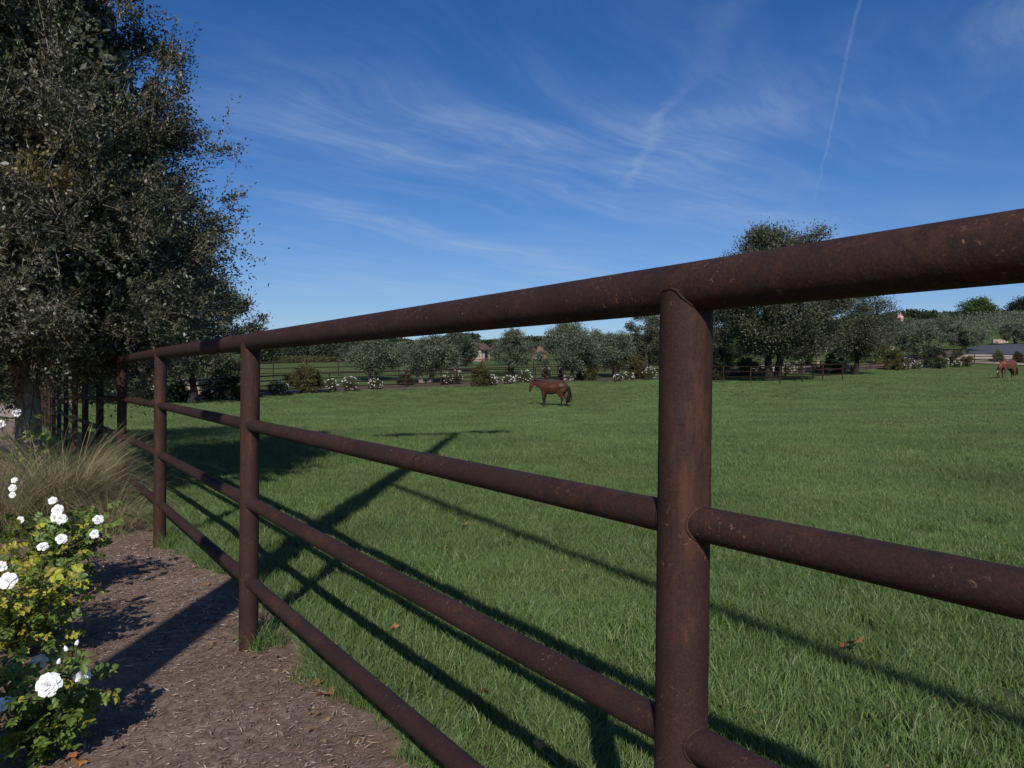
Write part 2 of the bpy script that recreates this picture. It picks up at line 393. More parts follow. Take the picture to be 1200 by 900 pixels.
# ------------------------------------------------------------------ ground
def axis(n, a, far):
    s = np.linspace(-1, 1, n); k = math.asinh(far/a); return a*np.sinh(s*k)
gx = axis(300, 6.0, 3500); gy = axis(300, 6.0, 3500) + 10
def sheet(name, xs, ys, m, dz=0, lab=None):
    XX, YY = np.meshgrid(xs, ys); ZZ = Tz(XX, YY)+dz
    V = np.stack([XX, YY, ZZ], -1).reshape(-1, 3); nx = len(xs); i = np.arange((len(ys)-1)*nx).reshape(-1, nx)[:, :-1].ravel()
    o = mesh_np(name, V, np.c_[i, i+1, i+nx+1, i+nx], m, smooth=True, nv=4); tag(o, lab, kind='structure'); return o
sheet('ground', gx, gy, M['turf'])
def ribbon(name, pts, m, dz, nacross=6, kind='structure', step=1.0):
    """a strip laid on the terrain: pts = [(left xy, right xy), ...]"""
    L = [Vector(a) for a, b in pts]; Rr = [Vector(b) for a, b in pts]; rows = []
    for i in range(len(L)-1):
        n = max(1, int(max((L[i+1]-L[i]).length, (Rr[i+1]-Rr[i]).length)/step))
        for k in range(n + (i == len(L)-2)):
            s = k/n; rows.append((L[i].lerp(L[i+1], s), Rr[i].lerp(Rr[i+1], s)))
    V = []
    for a, b in rows:
        for j in range(nacross+1):
            q = a.lerp(b, j/nacross); V.append((q.x, q.y))
    V = np.array(V); z = Tz(V[:, 0], V[:, 1])+dz; V = np.c_[V, z]; k = nacross+1
    Fc = [(i*k+j, i*k+j+1, (i+1)*k+j+1, (i+1)*k+j) for i in range(len(rows)-1) for j in range(nacross)]
    o = mesh_np(name, V, Fc, m, smooth=True, nv=4); tag(o, kind=kind); return o
def fence_pt(s, o): return P1 + FD*s + FN*o
# mulch path and bed on the near side of the fence, its grass edge wavering
def edge(s): return .235 + .04*math.sin(s*2.3) + .035*math.sin(s*5.1+1) + (-.04 if 1.5 < s < 4 else 0) - max(0, s-2.2)*.09
ss = np.arange(-9, 30, .2)
mp = ribbon('mulch_path', [(fence_pt(s, -4.6), fence_pt(s, max(-.5, edge(s)))) for s in ss], M['mulch'], .008, 24, step=.21)
# bed of bark along the far fence
def far_pt(s, o): return CORNER + BD*s + FD*o
ribbon('flower_bed', [(far_pt(s, 2.6+.5*math.sin(s*.4)), far_pt(s, -1.3-.5*math.sin(s*.31)-.3*math.sin(s*.9))) for s in np.arange(-4, 118, 1.5)], M['bed'], .05, 6, step=1.5)
def quadsheet(name, corners, m, dz, n=10):
    a, b, c_, d = [G(px, y) for px, y in corners]
    ribbon(name, [((a.x, a.y), (b.x, b.y)), ((d.x, d.y), (c_.x, c_.y))], m, dz, n, step=2)
quadsheet('road', [(1118, 99), (1150, 121), (1330, 128), (1330, 102)], M['asphalt'], .10)
quadsheet('road_shoulder', [(1105, 94.5), (1118, 98.9), (1330, 101.8), (1330, 97)], M['shoulder'], .09)
quadsheet('gravel_verge', [(1122, 91.6), (1112, 93.6), (1330, 95.2), (1330, 93.2)], M['sand'], .14)
quadsheet('driveway', [(-160, 30), (-160, 40), (24, 36), (24, 28)], M['shoulder'], .03)

# ------------------------------------------------------------------ grass (stuff)
proto = bpy.data.collections.new('grass_sources')
def tuft(name, n, rad, h0, h1, w0, m, lean=.45, segs=3):
    V = []; Fc = []
    for i in range(n):
        a = rng.uniform(0, math.tau); r = rad*math.sqrt(rng.uniform()); x, y = r*math.cos(a), r*math.sin(a)
        h = rng.uniform(h0, h1); th = rng.uniform(0, math.tau); ln = abs(rng.normal(0, lean))*h + .15*h
        dx, dy = math.cos(th)*ln, math.sin(th)*ln; fa = rng.uniform(0, math.tau); wx, wy = math.cos(fa)*w0/2, math.sin(fa)*w0/2
        b0 = len(V)
        for k in range(segs):
            s = k/segs; q = s*s; ww = 1-.35*s
            V += [(x+dx*q-wx*ww, y+dy*q-wy*ww, h*s*(1-.15*s)-.004), (x+dx*q+wx*ww, y+dy*q+wy*ww, h*s*(1-.15*s)-.004)]
        V.append((x+dx, y+dy, h*.85))
        for k in range(segs-1):
            j = b0+2*k; Fc += [(j, j+1, j+3), (j, j+3, j+2)]
        j = b0+2*(segs-1); Fc.append((j, j+1, j+2))
    me = bpy.data.meshes.new(name); me.from_pydata(V, [], Fc); me.materials.append(m); me.update()
    o = bpy.data.objects.new(name, me); proto.objects.link(o); return o
for i in range(5): tuft('a%d' % i, 95, .11, .045, .095, .0040, M['grass_blade'])
for i in range(3): tuft('b%d' % i, 130, .30, .05, .085, .0085, M['grass_blade'], .5, 2)
for i in range(2): tuft('c%d' % i, 45, .07, .12, .24, .0042, M['grass_blade'], .55, 4)
pts, idx, scl = [], [], []
def inside(x, y):
    rx, ry = x-P1.x, y-P1.y; s = rx*FD.x+ry*FD.y; o = rx*FN.x+ry*FN.y
    bx, by = x-CORNER.x, y-CORNER.y; q = bx*FD.x+by*FD.y
    e = .235 + .04*np.sin(s*2.3) + .035*np.sin(s*5.1+1) + np.where((s > 1.5) & (s < 4), -.04, 0) - np.maximum(0, s-2.2)*.09
    e = np.maximum(e, -.5) + rng.normal(0, .035, len(x))
    return (o > e) & (q < -1.0-.4*np.sin(o*.31)), o-e
for r1, r2, dens, ids, s0 in ((.4, 6, 105, (0, 5), 1), (6, 12, 70, (0, 5), 1.0), (12, 24, 30, (0, 5), 1.35), (24, 45, 9, (5, 8), 1.1), (45, 100, 3.2, (5, 8), 1.5)):
    A0, A1 = R(-46), R(46)
    n = int(dens*(A1-A0)/2*(r2*r2-r1*r1)); r = np.sqrt(rng.uniform(r1*r1, r2*r2, n)); a = rng.uniform(A0, A1, n)
    x, y = r*np.sin(a), r*np.cos(a)-.3; ok, _ = inside(x, y); x, y = x[ok], y[ok]
    pts.append(np.c_[x, y]); idx.append(rng.integers(*ids, len(x))); scl.append(s0*rng.uniform(.75, 1.2, len(x)))
# longer, unmown tufts under the bottom rail and round the posts
s = rng.uniform(-4, 16, 1500); o_ = np.abs(rng.normal(0, .06, 1500)); e = np.array([max(-.5, edge(q)) for q in s])
q = np.array([[*fence_pt(a, b+c2)] for a, b, c2 in zip(s, o_, e)]); pts.append(q); idx.append(rng.integers(8, 10, 1500)); scl.append(rng.uniform(.30, .68, 1500))
for k in range(-1, 6):
    n = 15; s = (-2.856, 0, 2.61, 4.98, 7.25, 9.44, 11.55)[k+1] + rng.normal(0, .09, n); o_ = np.abs(rng.normal(0.02, .07, n)); q = np.array([[*fence_pt(a, b)] for a, b in zip(s, o_)])
    pts.append(q); idx.append(rng.integers(8, 10, n)); scl.append(rng.uniform(.35, .8, n))
pts = np.concatenate(pts); idx = np.concatenate(idx).astype(np.int32); scl = np.concatenate(scl).astype(np.float32)
def scatter(name, pts, idx, scl, coll, rotx=None):
    z = Tz(pts[:, 0], pts[:, 1]); V = np.c_[pts, z].astype(np.float32)
    me = bpy.data.meshes.new(name); me.vertices.add(len(V)); me.vertices.foreach_set('co', V.ravel())
    a = me.attributes.new('idx', 'INT', 'POINT'); a.data.foreach_set('value', idx)
    a = me.attributes.new('scl', 'FLOAT', 'POINT'); a.data.foreach_set('value', scl)
    a = me.attributes.new('rotation', 'FLOAT_VECTOR', 'POINT')
    rr = np.zeros((len(V), 3), np.float32); rr[:, 2] = rng.uniform(0, math.tau, len(V)); rr[:, :2] = rng.normal(0, .08, (len(V), 2)); a.data.foreach_set('vector', rr.ravel())
    me.update(); o = bpy.data.objects.new(name, me); C.objects.link(o)
    ng = bpy.data.node_groups.new(name, 'GeometryNodeTree')
    ng.interface.new_socket('Geometry', in_out='INPUT', socket_type='NodeSocketGeometry'); ng.interface.new_socket('Geometry', in_out='OUTPUT', socket_type='NodeSocketGeometry')
    N, Lk = ng.nodes, ng.links; gi = N.new('NodeGroupInput'); go = N.new('NodeGroupOutput')
    ci_ = N.new('GeometryNodeCollectionInfo'); ci_.inputs['Collection'].default_value = coll; ci_.inputs['Separate Children'].default_value = True; ci_.inputs['Reset Children'].default_value = True
    ip = N.new('GeometryNodeInstanceOnPoints'); ip.inputs['Pick Instance'].default_value = True
    def attr(nm, ty):
        q = N.new('GeometryNodeInputNamedAttribute'); q.data_type = ty; q.inputs[0].default_value = nm; return q.outputs[0]
    Lk.new(gi.outputs[0], ip.inputs['Points']); Lk.new(ci_.outputs[0], ip.inputs['Instance'])
    Lk.new(attr('idx', 'INT'), ip.inputs['Instance Index']); Lk.new(attr('rotation', 'FLOAT_VECTOR'), ip.inputs['Rotation']); Lk.new(attr('scl', 'FLOAT'), ip.inputs['Scale'])
    Lk.new(ip.outputs[0], go.inputs[0])
    md = o.modifiers.new('scatter', 'NODES'); md.node_group = ng
    return o
go = scatter('grass', pts, idx, scl, proto); tag(go, 'short thick green grass covering the whole paddock', 'grass', kind='stuff')

# mulch chips (stuff): thin curved slivers of bark lying on the path
n = 85000; s = rng.uniform(-3.5, 9, n); o_ = -3.2*rng.uniform(0, 1, n)**1.1 + .15
q = P1.x + FD.x*s + FN.x*o_, P1.y + FD.y*s + FN.y*o_
z = Tz(*q)+.012+rng.uniform(0, .008, n); Pp = np.c_[q[0], q[1], z]; a = rng.uniform(0, math.tau, n)
D = np.c_[np.cos(a), np.sin(a), rng.normal(0, .14, n)]; S = np.c_[-np.sin(a), np.cos(a), rng.normal(0, .4, n)]
big = rng.uniform(0, 1, n) < .035
V, Fc = leaves(Pp, D, S, (rng.gamma(2.0, .0095, n)+.007)*np.where(big, 1.5, 1), rng.uniform(.0018, .0055, n)*np.where(big, 2.6, 1), .1)
tag(mesh_np('mulch_chips', V, Fc, M['chip']), 'shredded brown bark chips strewn over the path', 'mulch', kind='stuff')

# scraps of dead leaf and straw caught in the turf and along its edge (stuff)
n = 900; r = rng.uniform(1.2, 13, n); a = rng.uniform(R(-44), R(44), n); x, y = r*np.sin(a), r*np.cos(a); ok, _ = inside(x, y); x, y = x[ok][:420], y[ok][:420]
n2 = 500; s = rng.uniform(-3, 8, n2); o_ = rng.normal(.0, .12, n2); x = np.r_[x, P1.x+FD.x*s+FN.x*o_]; y = np.r_[y, P1.y+FD.y*s+FN.y*o_]; n = len(x)
hz = np.where(np.arange(n) < n-n2, rng.uniform(.035, .07, n), rng.uniform(.012, .03, n)); D = unit(n)*[1, 1, .3]; S = unit(n)*[1, 1, .4]
V, Fc = leaves(np.c_[x, y, Tz(x, y)+hz], D, S, rng.uniform(.012, .035, n), rng.uniform(.008, .02, n), .2)
tag(mesh_np('leaf_litter', V, Fc, M['litter']), 'scraps of brown dead leaf and straw caught in the grass', 'leaf litter', kind='stuff')

# ------------------------------------------------------------------ near fence
POST_R, TOP_R, RAIL_R = .046, .0435, .0300
POS = [-5.7, -2.856, 0, 2.61, 4.98, 7.25, 9.44, 11.55] + [11.55+2.45*k for k in range(1, 15)]
RH = [1.521, 1.112, .731, .345]
def coped_tube(mb, a, b, r, k=20): mb.tube([a, b], r, k)
def bead(mb, c, ax, side, up_, r, Rp, tr, n=28):
    """weld seam along the line where a pipe of radius r leaves a round surface of radius Rp"""
    pts = []
    for i in range(n+1):
        a = math.tau*i/n; d = r*math.cos(a)
        pts.append(Vector(c)+side*d+up_*(r*math.sin(a))+ax*math.sqrt(max(0, Rp*Rp-d*d)))
    mb.tube(pts, [tr*random.uniform(.8, 1.25) for _ in range(n)]+[tr], 6, False)
def smooth_by_angle(o, ang=R(40)):
    me = o.data
    me.polygons.foreach_set('use_smooth', [len(p.vertices) == 4 for p in me.polygons])
fence = empty('pipe_fence', (P1.x, P1.y, 0))
tag(fence, 'rusty brown pipe fence with four rails running from the right foreground into the distance', 'fence')
def wl(v): return Vector(v) - fence.location
NP0, NP1 = -2, len(POS)-2
tops = {}
for k in range(NP0, NP1):
    q = fence_pt(POS[k+2], 0); z = T(q.x, q.y); tops[k] = (q, z)
for k in range(NP0, NP1):
    q, z = tops[k]; mb = MB()
    mb.tube([wl((q.x, q.y, z-.15)), wl((q.x, q.y, z+.35)), wl((q.x, q.y, z+.9)), wl((q.x, q.y, z+RH[0]-.06)), wl((q.x, q.y, z+RH[0]-.02))], POST_R, 40, False)
    fn3, fd3 = Vector((FN.x, FN.y, 0)), Vector((FD.x, FD.y, 0))
    for vi in range(len(mb.v)-40, len(mb.v)):            # the top is coped to fit round the rail
        p = Vector(mb.v[vi]); d = (p-wl((q.x, q.y, 0))).dot(fn3); mb.v[vi] = (p.x, p.y, z+RH[0]-max(.006, math.sqrt(max(0, TOP_R**2-d*d))-.004))
    o = mb.build('post', M['rust_post'], fence); smooth_by_angle(o)
    if k < 5:                                     # weld beads where post and rails meet
        w_ = MB(); pts_ = []
        for i in range(33):
            a = math.tau*i/32; d = POST_R*math.cos(a); pts_.append(wl((q.x, q.y, z+RH[0]-max(.006, math.sqrt(max(0, TOP_R**2-d*d))))) + fn3*d + fd3*(POST_R*math.sin(a)))
        w_.tube(pts_, [.0030*random.uniform(.7, 1.4) for _ in pts_], 6, False); w_.build('weld_bead', M['rust_post'], fence, True)
        for sgn in (-1, 1):
            for h in RH[1:]:
                kn = k+sgn
                if kn in tops:
                    q2, z2 = tops[kn]; d = Vector((q2.x-q.x, q2.y-q.y, z2-z)).normalized()
                    w_ = MB(); bead(w_, wl((q.x, q.y, z+h)), d, fn3, d.cross(fn3), RAIL_R, POST_R, .0030); w_.build('weld_bead', M['rust_post'], fence, True)
    if k+1 in tops:
        q2, z2 = tops[k+1]
        for i, h in enumerate(RH):
            jz = rng.normal(0, .002); a = Vector((q.x, q.y, z+h)); b_ = Vector((q2.x, q2.y, z2+h)); d = (b_-a).normalized(); mb = MB()
            if i: a = a + d*(POST_R*.55); b_ = b_ - d*(POST_R*.55)
            else: a = a - d*.002; b_ = b_ + d*.002
            n = 5; mb.tube([wl(a.lerp(b_, j/n)) for j in range(n+1)], RAIL_R if i else TOP_R, 32)
            o = mb.build('rail' if i else 'top_rail', M['rust_rail'], fence); smooth_by_angle(o)

# far fences: posts and three rails
def far_fence(line, label, spacing=2.8, H=1.35, rails=(.35, .78, 1.2), r=.055, rr=.042, mt='rust_far', loc0=None, closed=False, group=None):
    pts = []
    for i in range(len(line)-1):
        a, b_ = Vector(line[i]), Vector(line[i+1]); n = max(1, round((b_-a).length/spacing))
        for k in range(n): pts.append(a.lerp(b_, k/n))
    pts.append(Vector(line[-1]))
    P3 = [Vector((q.x, q.y, T(q.x, q.y))) for q in pts]; f = empty('pipe_fence', P3[0]); o0 = P3[0]
    tag(f, label, 'fence', group)
    for i, q in enumerate(P3):
        if not (closed and i == len(P3)-1):
            mb = MB(); mb.tube([q-o0-Vector((0, 0, .2)), q-o0+Vector((0, 0, H))], r, 6); mb.build('post', M[mt], f)
        if i < len(P3)-1:
            for h in rails:
                hh = h if h < H-.1 else H-.03
                mb = MB(); mb.tube([q-o0+Vector((0, 0, hh)), P3[i+1]-o0+Vector((0, 0, hh))], rr, 5, False); mb.build('rail', M[mt], f)
    return f
fl = [CORNER, far_pt(88, 0), far_pt(104, -3)]
e2 = G(1165, 92.5); e3 = G(1300, 95)
far_fence([CORNER, far_pt(62, 0), (G(1020, 88).x, 88), (e2.x, e2.y), (e3.x, e3.y)], 'rusty far boundary fence behind the white roses at the edge of the paddock', 2.9, 1.3, (.3, .62, .95, 1.3))
a, b_ = G(150, 62), G(760, 84)
far_fence([(a.x, a.y), (b_.x, b_.y)], 'dark rail fence standing one row behind the far boundary fence', 2.9, 1.4, (.4, .85, 1.4), .055, .045)
A0 = G(914, 57.5); A0 = Vector((A0.x, A0.y)); s8 = 8.2
far_fence([A0, A0+BD*s8, A0+BD*s8+FD*s8, A0+FD*s8, A0], 'small square pen of dark rails enclosing the trunk of the big oak', 2.8, 1.38, (.5, .95, 1.35), .055, .042, closed=True)

# ------------------------------------------------------------------ trees
def limb_path(a, b, sag=.12, n=5, jit=.06):
    a, b = Vector(a), Vector(b); L = (b-a).length; out = []
    for i in range(n+1):
        s = i/n; p = a.lerp(b, s); p += Vector(rng.normal(0, jit*L, 3))*math.sin(math.pi*s)*.6; p.z += sag*L*math.sin(math.pi*s)
        out.append(p)
    return out
def tree(name, label, cat, base, H, prof, trunk_r, fork, nclump, nleaf, lsize, lm, bm='bark', clump=.55, upright=.2, lobes=.25, nlimb=7, group=None, seed=0, shell=.45, aspect=.5, lean=(0, 0), stems=1, ctr=(0, 0), gap=-.18):
    """prof = [(height fraction, radius), ...] outline of the crown"""
    global rng
    keep = rng; rng = np.random.default_rng(1000+seed)
    root = empty(name, base); tag(root, label, cat, group)
    hs_ = np.array([q[0] for q in prof])*H; rs = np.array([q[1] for q in prof])
    ph = rng.uniform(0, math.tau, 6)
    cc = []
    while len(cc) < nclump:
        h = rng.uniform(hs_[0], hs_[-1]); Rm = np.interp(h, hs_, rs)
        if rng.uniform() > (Rm/rs.max())**1.5+.05: continue
        a = rng.uniform(0, math.tau)
        Rl = Rm*(1+lobes*(math.sin(2*a+ph[0]+h*.8)*.5+math.sin(3*a+ph[1]-h*1.3)*.5+math.sin(5*a+ph[2]+h*2)*.35))
        r = Rl*rng.uniform()**shell
        if mnoise.noise(Vector((r*math.cos(a), r*math.sin(a), h))*(1.7/rs.max())+Vector((seed*7.3, 0, 0))) < gap+.2*(rng.uniform()-.5): continue
        cc.append((r*math.cos(a)+lean[0]*h+ctr[0], r*math.sin(a)+lean[1]*h+ctr[1], h))
    cc = np.array(cc)
    mid = np.array([ctr[0], ctr[1], hs_.mean()])
    nleaf = int(nleaf*1.45); ci_ = rng.integers(0, nclump, nleaf); off = rng.normal(0, clump*.5, (nleaf, 3)); off[:, 2] *= .8
    P_ = cc[ci_] + off
    out = P_-mid; out /= np.linalg.norm(out, axis=1, keepdims=True)
    D = out*.5 + unit(nleaf)*.9 + np.array([0, 0, upright]); S = unit(nleaf)
    lsize *= 1.3
    V, Fc = leaves(P_, D, S, lsize*rng.uniform(.6, 1.4, nleaf), lsize*aspect*rng.uniform(.7, 1.3, nleaf))
    o = mesh_np('crown', V, Fc, M[lm], root); o['kind'] = 'stuff'
    # trunk(s) and limbs
    fz = fork*H
    for s_ in range(stems):
        an = math.tau*s_/max(1, stems)+.6; sp = (0 if stems == 1 else trunk_r*1.2)
        tp = Vector((lean[0]*fz+ctr[0]*.4+sp*2.2*math.cos(an), lean[1]*fz+ctr[1]*.4+sp*2.2*math.sin(an), fz))
        mb = MB(); pth = limb_path((sp*math.cos(an), sp*math.sin(an), -.2), tp, 0, 6, .03); rr_ = [trunk_r*(1.45 if i == 0 else 1.12 if i == 1 else 1-.06*i) for i in range(7)]
        mb.tube(pth, rr_, 10); mb.build('trunk', M[bm], root, True)
        for li in range(nlimb):
            tgt = Vector(cc[rng.integers(0, nclump)]); tgt = tp.lerp(tgt, .85)
            mb = MB(); pl = limb_path(tp-Vector((0, 0, .1)), tgt, .1, 5, .07)
            mb.tube(pl, [trunk_r*.55*(1-.16*i) for i in range(6)], 6)
            for _ in range(3):
                st_ = pl[rng.integers(2, 5)]; tg2 = Vector(cc[rng.integers(0, nclump)])
                mb.tube(limb_path(st_, st_.lerp(tg2, .6), .05, 3, .08), [trunk_r*.22, trunk_r*.16, trunk_r*.1, trunk_r*.04], 4)
            mb.build('limb', M[bm], root, True)
    rng = keep
    return root

# the big oak at the left, by the path: its twigs carry single leaves one can see
OAK = Vector((-5.25, 8.1)); oz = T(*OAK)
def near_oak():
    global rng
    keep = rng; rng = np.random.default_rng(21)
    root = empty('oak_tree', (OAK.x, OAK.y, oz))
    tag(root, 'large grey-green evergreen oak filling the upper left beside the path', 'tree')
    hs_ = np.array([1.36, 1.55, 1.85, 2.4, 3.1, 4.0, 4.7, 5.5, 6.4, 7.4]); rs = np.array([.8, 1.55, 1.85, 2.0, 2.02, 1.82, 1.52, 1.15, .8, .35])
    cl = []
    while len(cl) < 1200:
        h = rng.uniform(hs_[0], hs_[-1]); Rm = np.interp(h, hs_, rs)
        if rng.uniform() > (Rm/2.3)**1.3: continue
        a = rng.uniform(0, math.tau); toward = max(0, -math.sin(a))
        Rl = Rm*(1 + .28*toward*(h > 1.6) + .09*math.sin(3*a+1+h) + .08*math.sin(5*a+2.1*h)); r = Rl*rng.uniform(.05, 1)**.38 - .18
        if mnoise.noise(Vector((r*math.cos(a), r*math.sin(a), h))*1.25) < -.09+.22*(rng.uniform()-.5): continue
        cl.append((r*math.cos(a), r*math.sin(a), h))
    ex = rng.integers(0, len(cl), 90); cl = np.array(cl)
    for i_ in ex:                                  # outlying sprays break the outline
        v_ = cl[i_].copy(); rr_ = max(.2, math.hypot(v_[0], v_[1])); k_ = np.interp(v_[2], hs_, rs)*rng.uniform(.98, 1.09)/rr_; v_[:2] *= k_; cl = np.vstack([cl, v_])
    axisd = np.c_[cl[:, 0], cl[:, 1], (cl[:, 2]-2.6)*.55]; axisd /= np.linalg.norm(axisd, axis=1, keepdims=True)
    # twigs
    ntw = 11; T0 = np.repeat(cl, ntw, 0); nT = len(T0)
    dr = np.repeat(axisd, ntw, 0)*.85 + unit(nT)*.65 + np.array([0, 0, .22]); dr /= np.linalg.norm(dr, axis=1, keepdims=True)
    TL = rng.gamma(8, .043, nT); start = T0 + unit(nT)*.07
    droop = rng.uniform(-.10, .06, nT)
    nl = 26; s_ = rng.uniform(.12, 1.0, (nT, nl)); s_[:, 0] = 1
    LP = start[:, None] + dr[:, None]*(TL[:, None]*s_)[..., None]; LP[..., 2] += (droop[:, None]*s_**2)
    LP = LP.reshape(-1, 3) + rng.normal(0, .022, (nT*nl, 3)); n_ = len(LP)
    D = np.repeat(dr, nl, 0)*.7 + unit(n_)*.9 + np.array([0, 0, .12]); S = unit(n_)*.8 + np.cross(D, [0, 0, 1.])*.7
    L_ = rng.uniform(.030, .050, n_); V, Fc = leaves(LP, D, S, L_, L_*rng.uniform(.42, .62, n_), .12)
    warm = (np.hypot(LP[:, 0]-1.35, LP[:, 2]-3.15) < .22) & (LP[:, 1] < -1.0) | (np.linalg.norm(LP-np.array([.8, -1.9, 2.4]), axis=1) < .2)
    k2 = np.repeat(warm, 2); o = mesh_np('crown', V, Fc[~k2], M['oak_leaf'], root); o['kind'] = 'stuff'
    if warm.any():
        iw = np.where(warm)[0]; V2 = V.reshape(-1, 4, 3)[iw].reshape(-1, 3); i0 = np.arange(len(iw))[:, None]*4
        o = mesh_np('crown', V2, np.stack([np.c_[i0, i0+1, i0+2], np.c_[i0, i0+2, i0+3]], 1), M['oak_leaf_warm'], root); o['kind'] = 'stuff'; o['label'] = 'patch of ochre dying leaves in the crown'
    # the dense heart of the crown
    n_ = 46000; h = rng.uniform(1.5, 6.8, n_); a = rng.uniform(0, math.tau, n_); Rm = np.interp(h, hs_, rs)*(1+.28*np.maximum(0, -np.sin(a))*(h > 1.6)); r = Rm*.68*np.sqrt(rng.uniform(.02, 1, n_))
    V, Fc = leaves(np.c_[r*np.cos(a), r*np.sin(a), h], unit(n_), unit(n_), rng.uniform(.06, .11, n_), rng.uniform(.04, .06, n_), .12)
    o = mesh_np('inner_foliage', V, Fc, M['oak_leaf'], root); o['kind'] = 'stuff'
    # twig stems as thin three-sided rods
    ends = start + dr*TL[:, None]; ends[:, 2] += droop; a1 = np.cross(dr, [0, 0, 1.]); a1 /= np.linalg.norm(a1, axis=1, keepdims=True); b1 = np.cross(dr, a1)
    ringp = [(a1*math.cos(q)+b1*math.sin(q)) for q in (0, 2.09, 4.19)]
    V = np.stack([start+ringp[0]*.004, start+ringp[1]*.004, start+ringp[2]*.004, ends], 1).reshape(-1, 3); i = np.arange(nT)[:, None]*4
    o = mesh_np('twigs', V, np.stack([np.c_[i, i+1, i+3], np.c_[i+1, i+2, i+3], np.c_[i+2, i, i+3]], 1), M['bark_pale'], root); o['kind'] = 'stuff'
    # trunk and limbs
    mb = MB(); tp = [(.0, 0, -.2), (.01, 0, .1), (.03, .02, .5), (0, .05, 1.0), (-.06, .05, 1.5), (-.03, .08, 2.1), (.05, .1, 3.0), (.02, .1, 4.2), (0, 0, 5.8)]
    mb.tube(tp, [.20, .15, .13, .125, .125, .115, .09, .06, .03], 16); mb.build('trunk', M['bark_pale'], root, True)
    for k in range(26):
        h = rng.uniform(1.2, 5.0); c0 = Vector((0, .06, h)); tg = Vector(cl[rng.integers(0, len(cl))]); tg.z = max(tg.z, h*.8)
        mb = MB(); pl = limb_path(c0, tg, .08, 6, .06); r_ = .075*(1-h/9); mb.tube(pl, [r_*(1-.14*i) for i in range(7)], 7)
        for _ in range(5):
            st_ = pl[rng.integers(2, 6)]; dd = np.linalg.norm(cl-np.array(st_), axis=1); tg2 = Vector(cl[np.argsort(dd)[rng.integers(2, 40)]])
            mb.tube(limb_path(st_, tg2, .04, 4, .08), [r_*.4, r_*.32, r_*.22, r_*.14, r_*.06], 4)
        mb.build('limb', M['bark'], root, True)
    rng = keep
near_oak()

P_OAK = [(.12, .35), (.25, .8), (.42, 1), (.62, .97), (.8, .75), (.93, .4), (1, .12)]
P_ROUND = [(.22, .55), (.35, .9), (.55, 1), (.75, .88), (.9, .6), (1, .2)]
P_OLIVE = [(.22, .45), (.35, .85), (.5, 1), (.68, .95), (.85, .68), (1, .2)]
P_SHRUB = [(.02, .75), (.2, .95), (.45, 1), (.7, .88), (.88, .6), (1, .25)]
P_FLAT = [(.2, .55), (.33, .88), (.55, 1), (.75, .97), (.9, .8), (1, .5)]
P_TALL = [(.2, .3), (.4, .8), (.6, 1), (.8, .75), (1, .15)]
def pr(p, r): return [(a, b*r) for a, b in p]
sd = [0]
def T_(name, label, px, depth, top, half, prof, lm, bm='bark', nleaf=7000, ls=.11, nclump=90, cat='tree', tr=.16, fork=.28, group=None, **k):
    """tree whose crown reaches the row 'top' and spreads 'half' pixels to each side of column px at that depth"""
    sd[0] += 1; b = G(px, depth); r = ray(px, top); H = EYE + r.z*depth - b.z
    Rr = half/F*depth
    return tree(name, label, cat, b, H, pr(prof, Rr*.92), tr, fork, nclump, nleaf, ls, lm, bm, clump=k.pop('clump', min(.5, Rr*.28)), seed=sd[0], group=group, **k)

# left group behind the big oak
tree('oak_tree', 'second oak in the row along the path, close behind the large left one', 'tree', Vector((-9.3, 13.2, T(-9.3, 13.2))), 7.4, [(.17, 2.0), (.27, 2.9), (.42, 3.3), (.62, 3.0), (.8, 2.1), (1, .6)], .15, .24, 330, 62000, .058, 'oak_leaf', 'bark_dark', clump=.75, seed=77, gap=-.2, nlimb=9)
T_('oak_tree', 'dark oak at the far left corner, seen below the rim of the big oak', 226, 44, 318, 76, P_ROUND, 'far_oak_leaf', 'bark_dark', 30000, .12, 220, tr=.24, fork=.3)
T_('oak_tree', 'dark oak standing left of the corner oak, half hidden by the near foliage', 130, 48, 320, 75, P_ROUND, 'far_oak_leaf', 'bark_dark', 9000, .14, 110, tr=.24, fork=.3)
T_('oak_tree', 'dark oak at the left edge behind the big trunk', 20, 52, 310, 80, P_ROUND, 'far_oak_leaf', 'bark_dark', 8000, .14, 110, tr=.24, fork=.3)
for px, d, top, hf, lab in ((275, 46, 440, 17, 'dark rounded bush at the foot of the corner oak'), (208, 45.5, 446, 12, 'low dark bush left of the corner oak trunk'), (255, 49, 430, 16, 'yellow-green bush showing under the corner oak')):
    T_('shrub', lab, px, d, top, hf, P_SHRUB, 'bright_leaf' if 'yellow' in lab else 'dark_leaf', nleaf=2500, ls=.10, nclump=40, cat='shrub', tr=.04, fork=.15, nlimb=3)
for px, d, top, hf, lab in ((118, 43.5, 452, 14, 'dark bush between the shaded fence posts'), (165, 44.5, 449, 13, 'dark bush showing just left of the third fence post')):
    T_('shrub', lab, px, d, top, hf, P_SHRUB, 'dark_leaf', nleaf=1800, ls=.10, nclump=40, cat='shrub', tr=.04, fork=.15, nlimb=3)
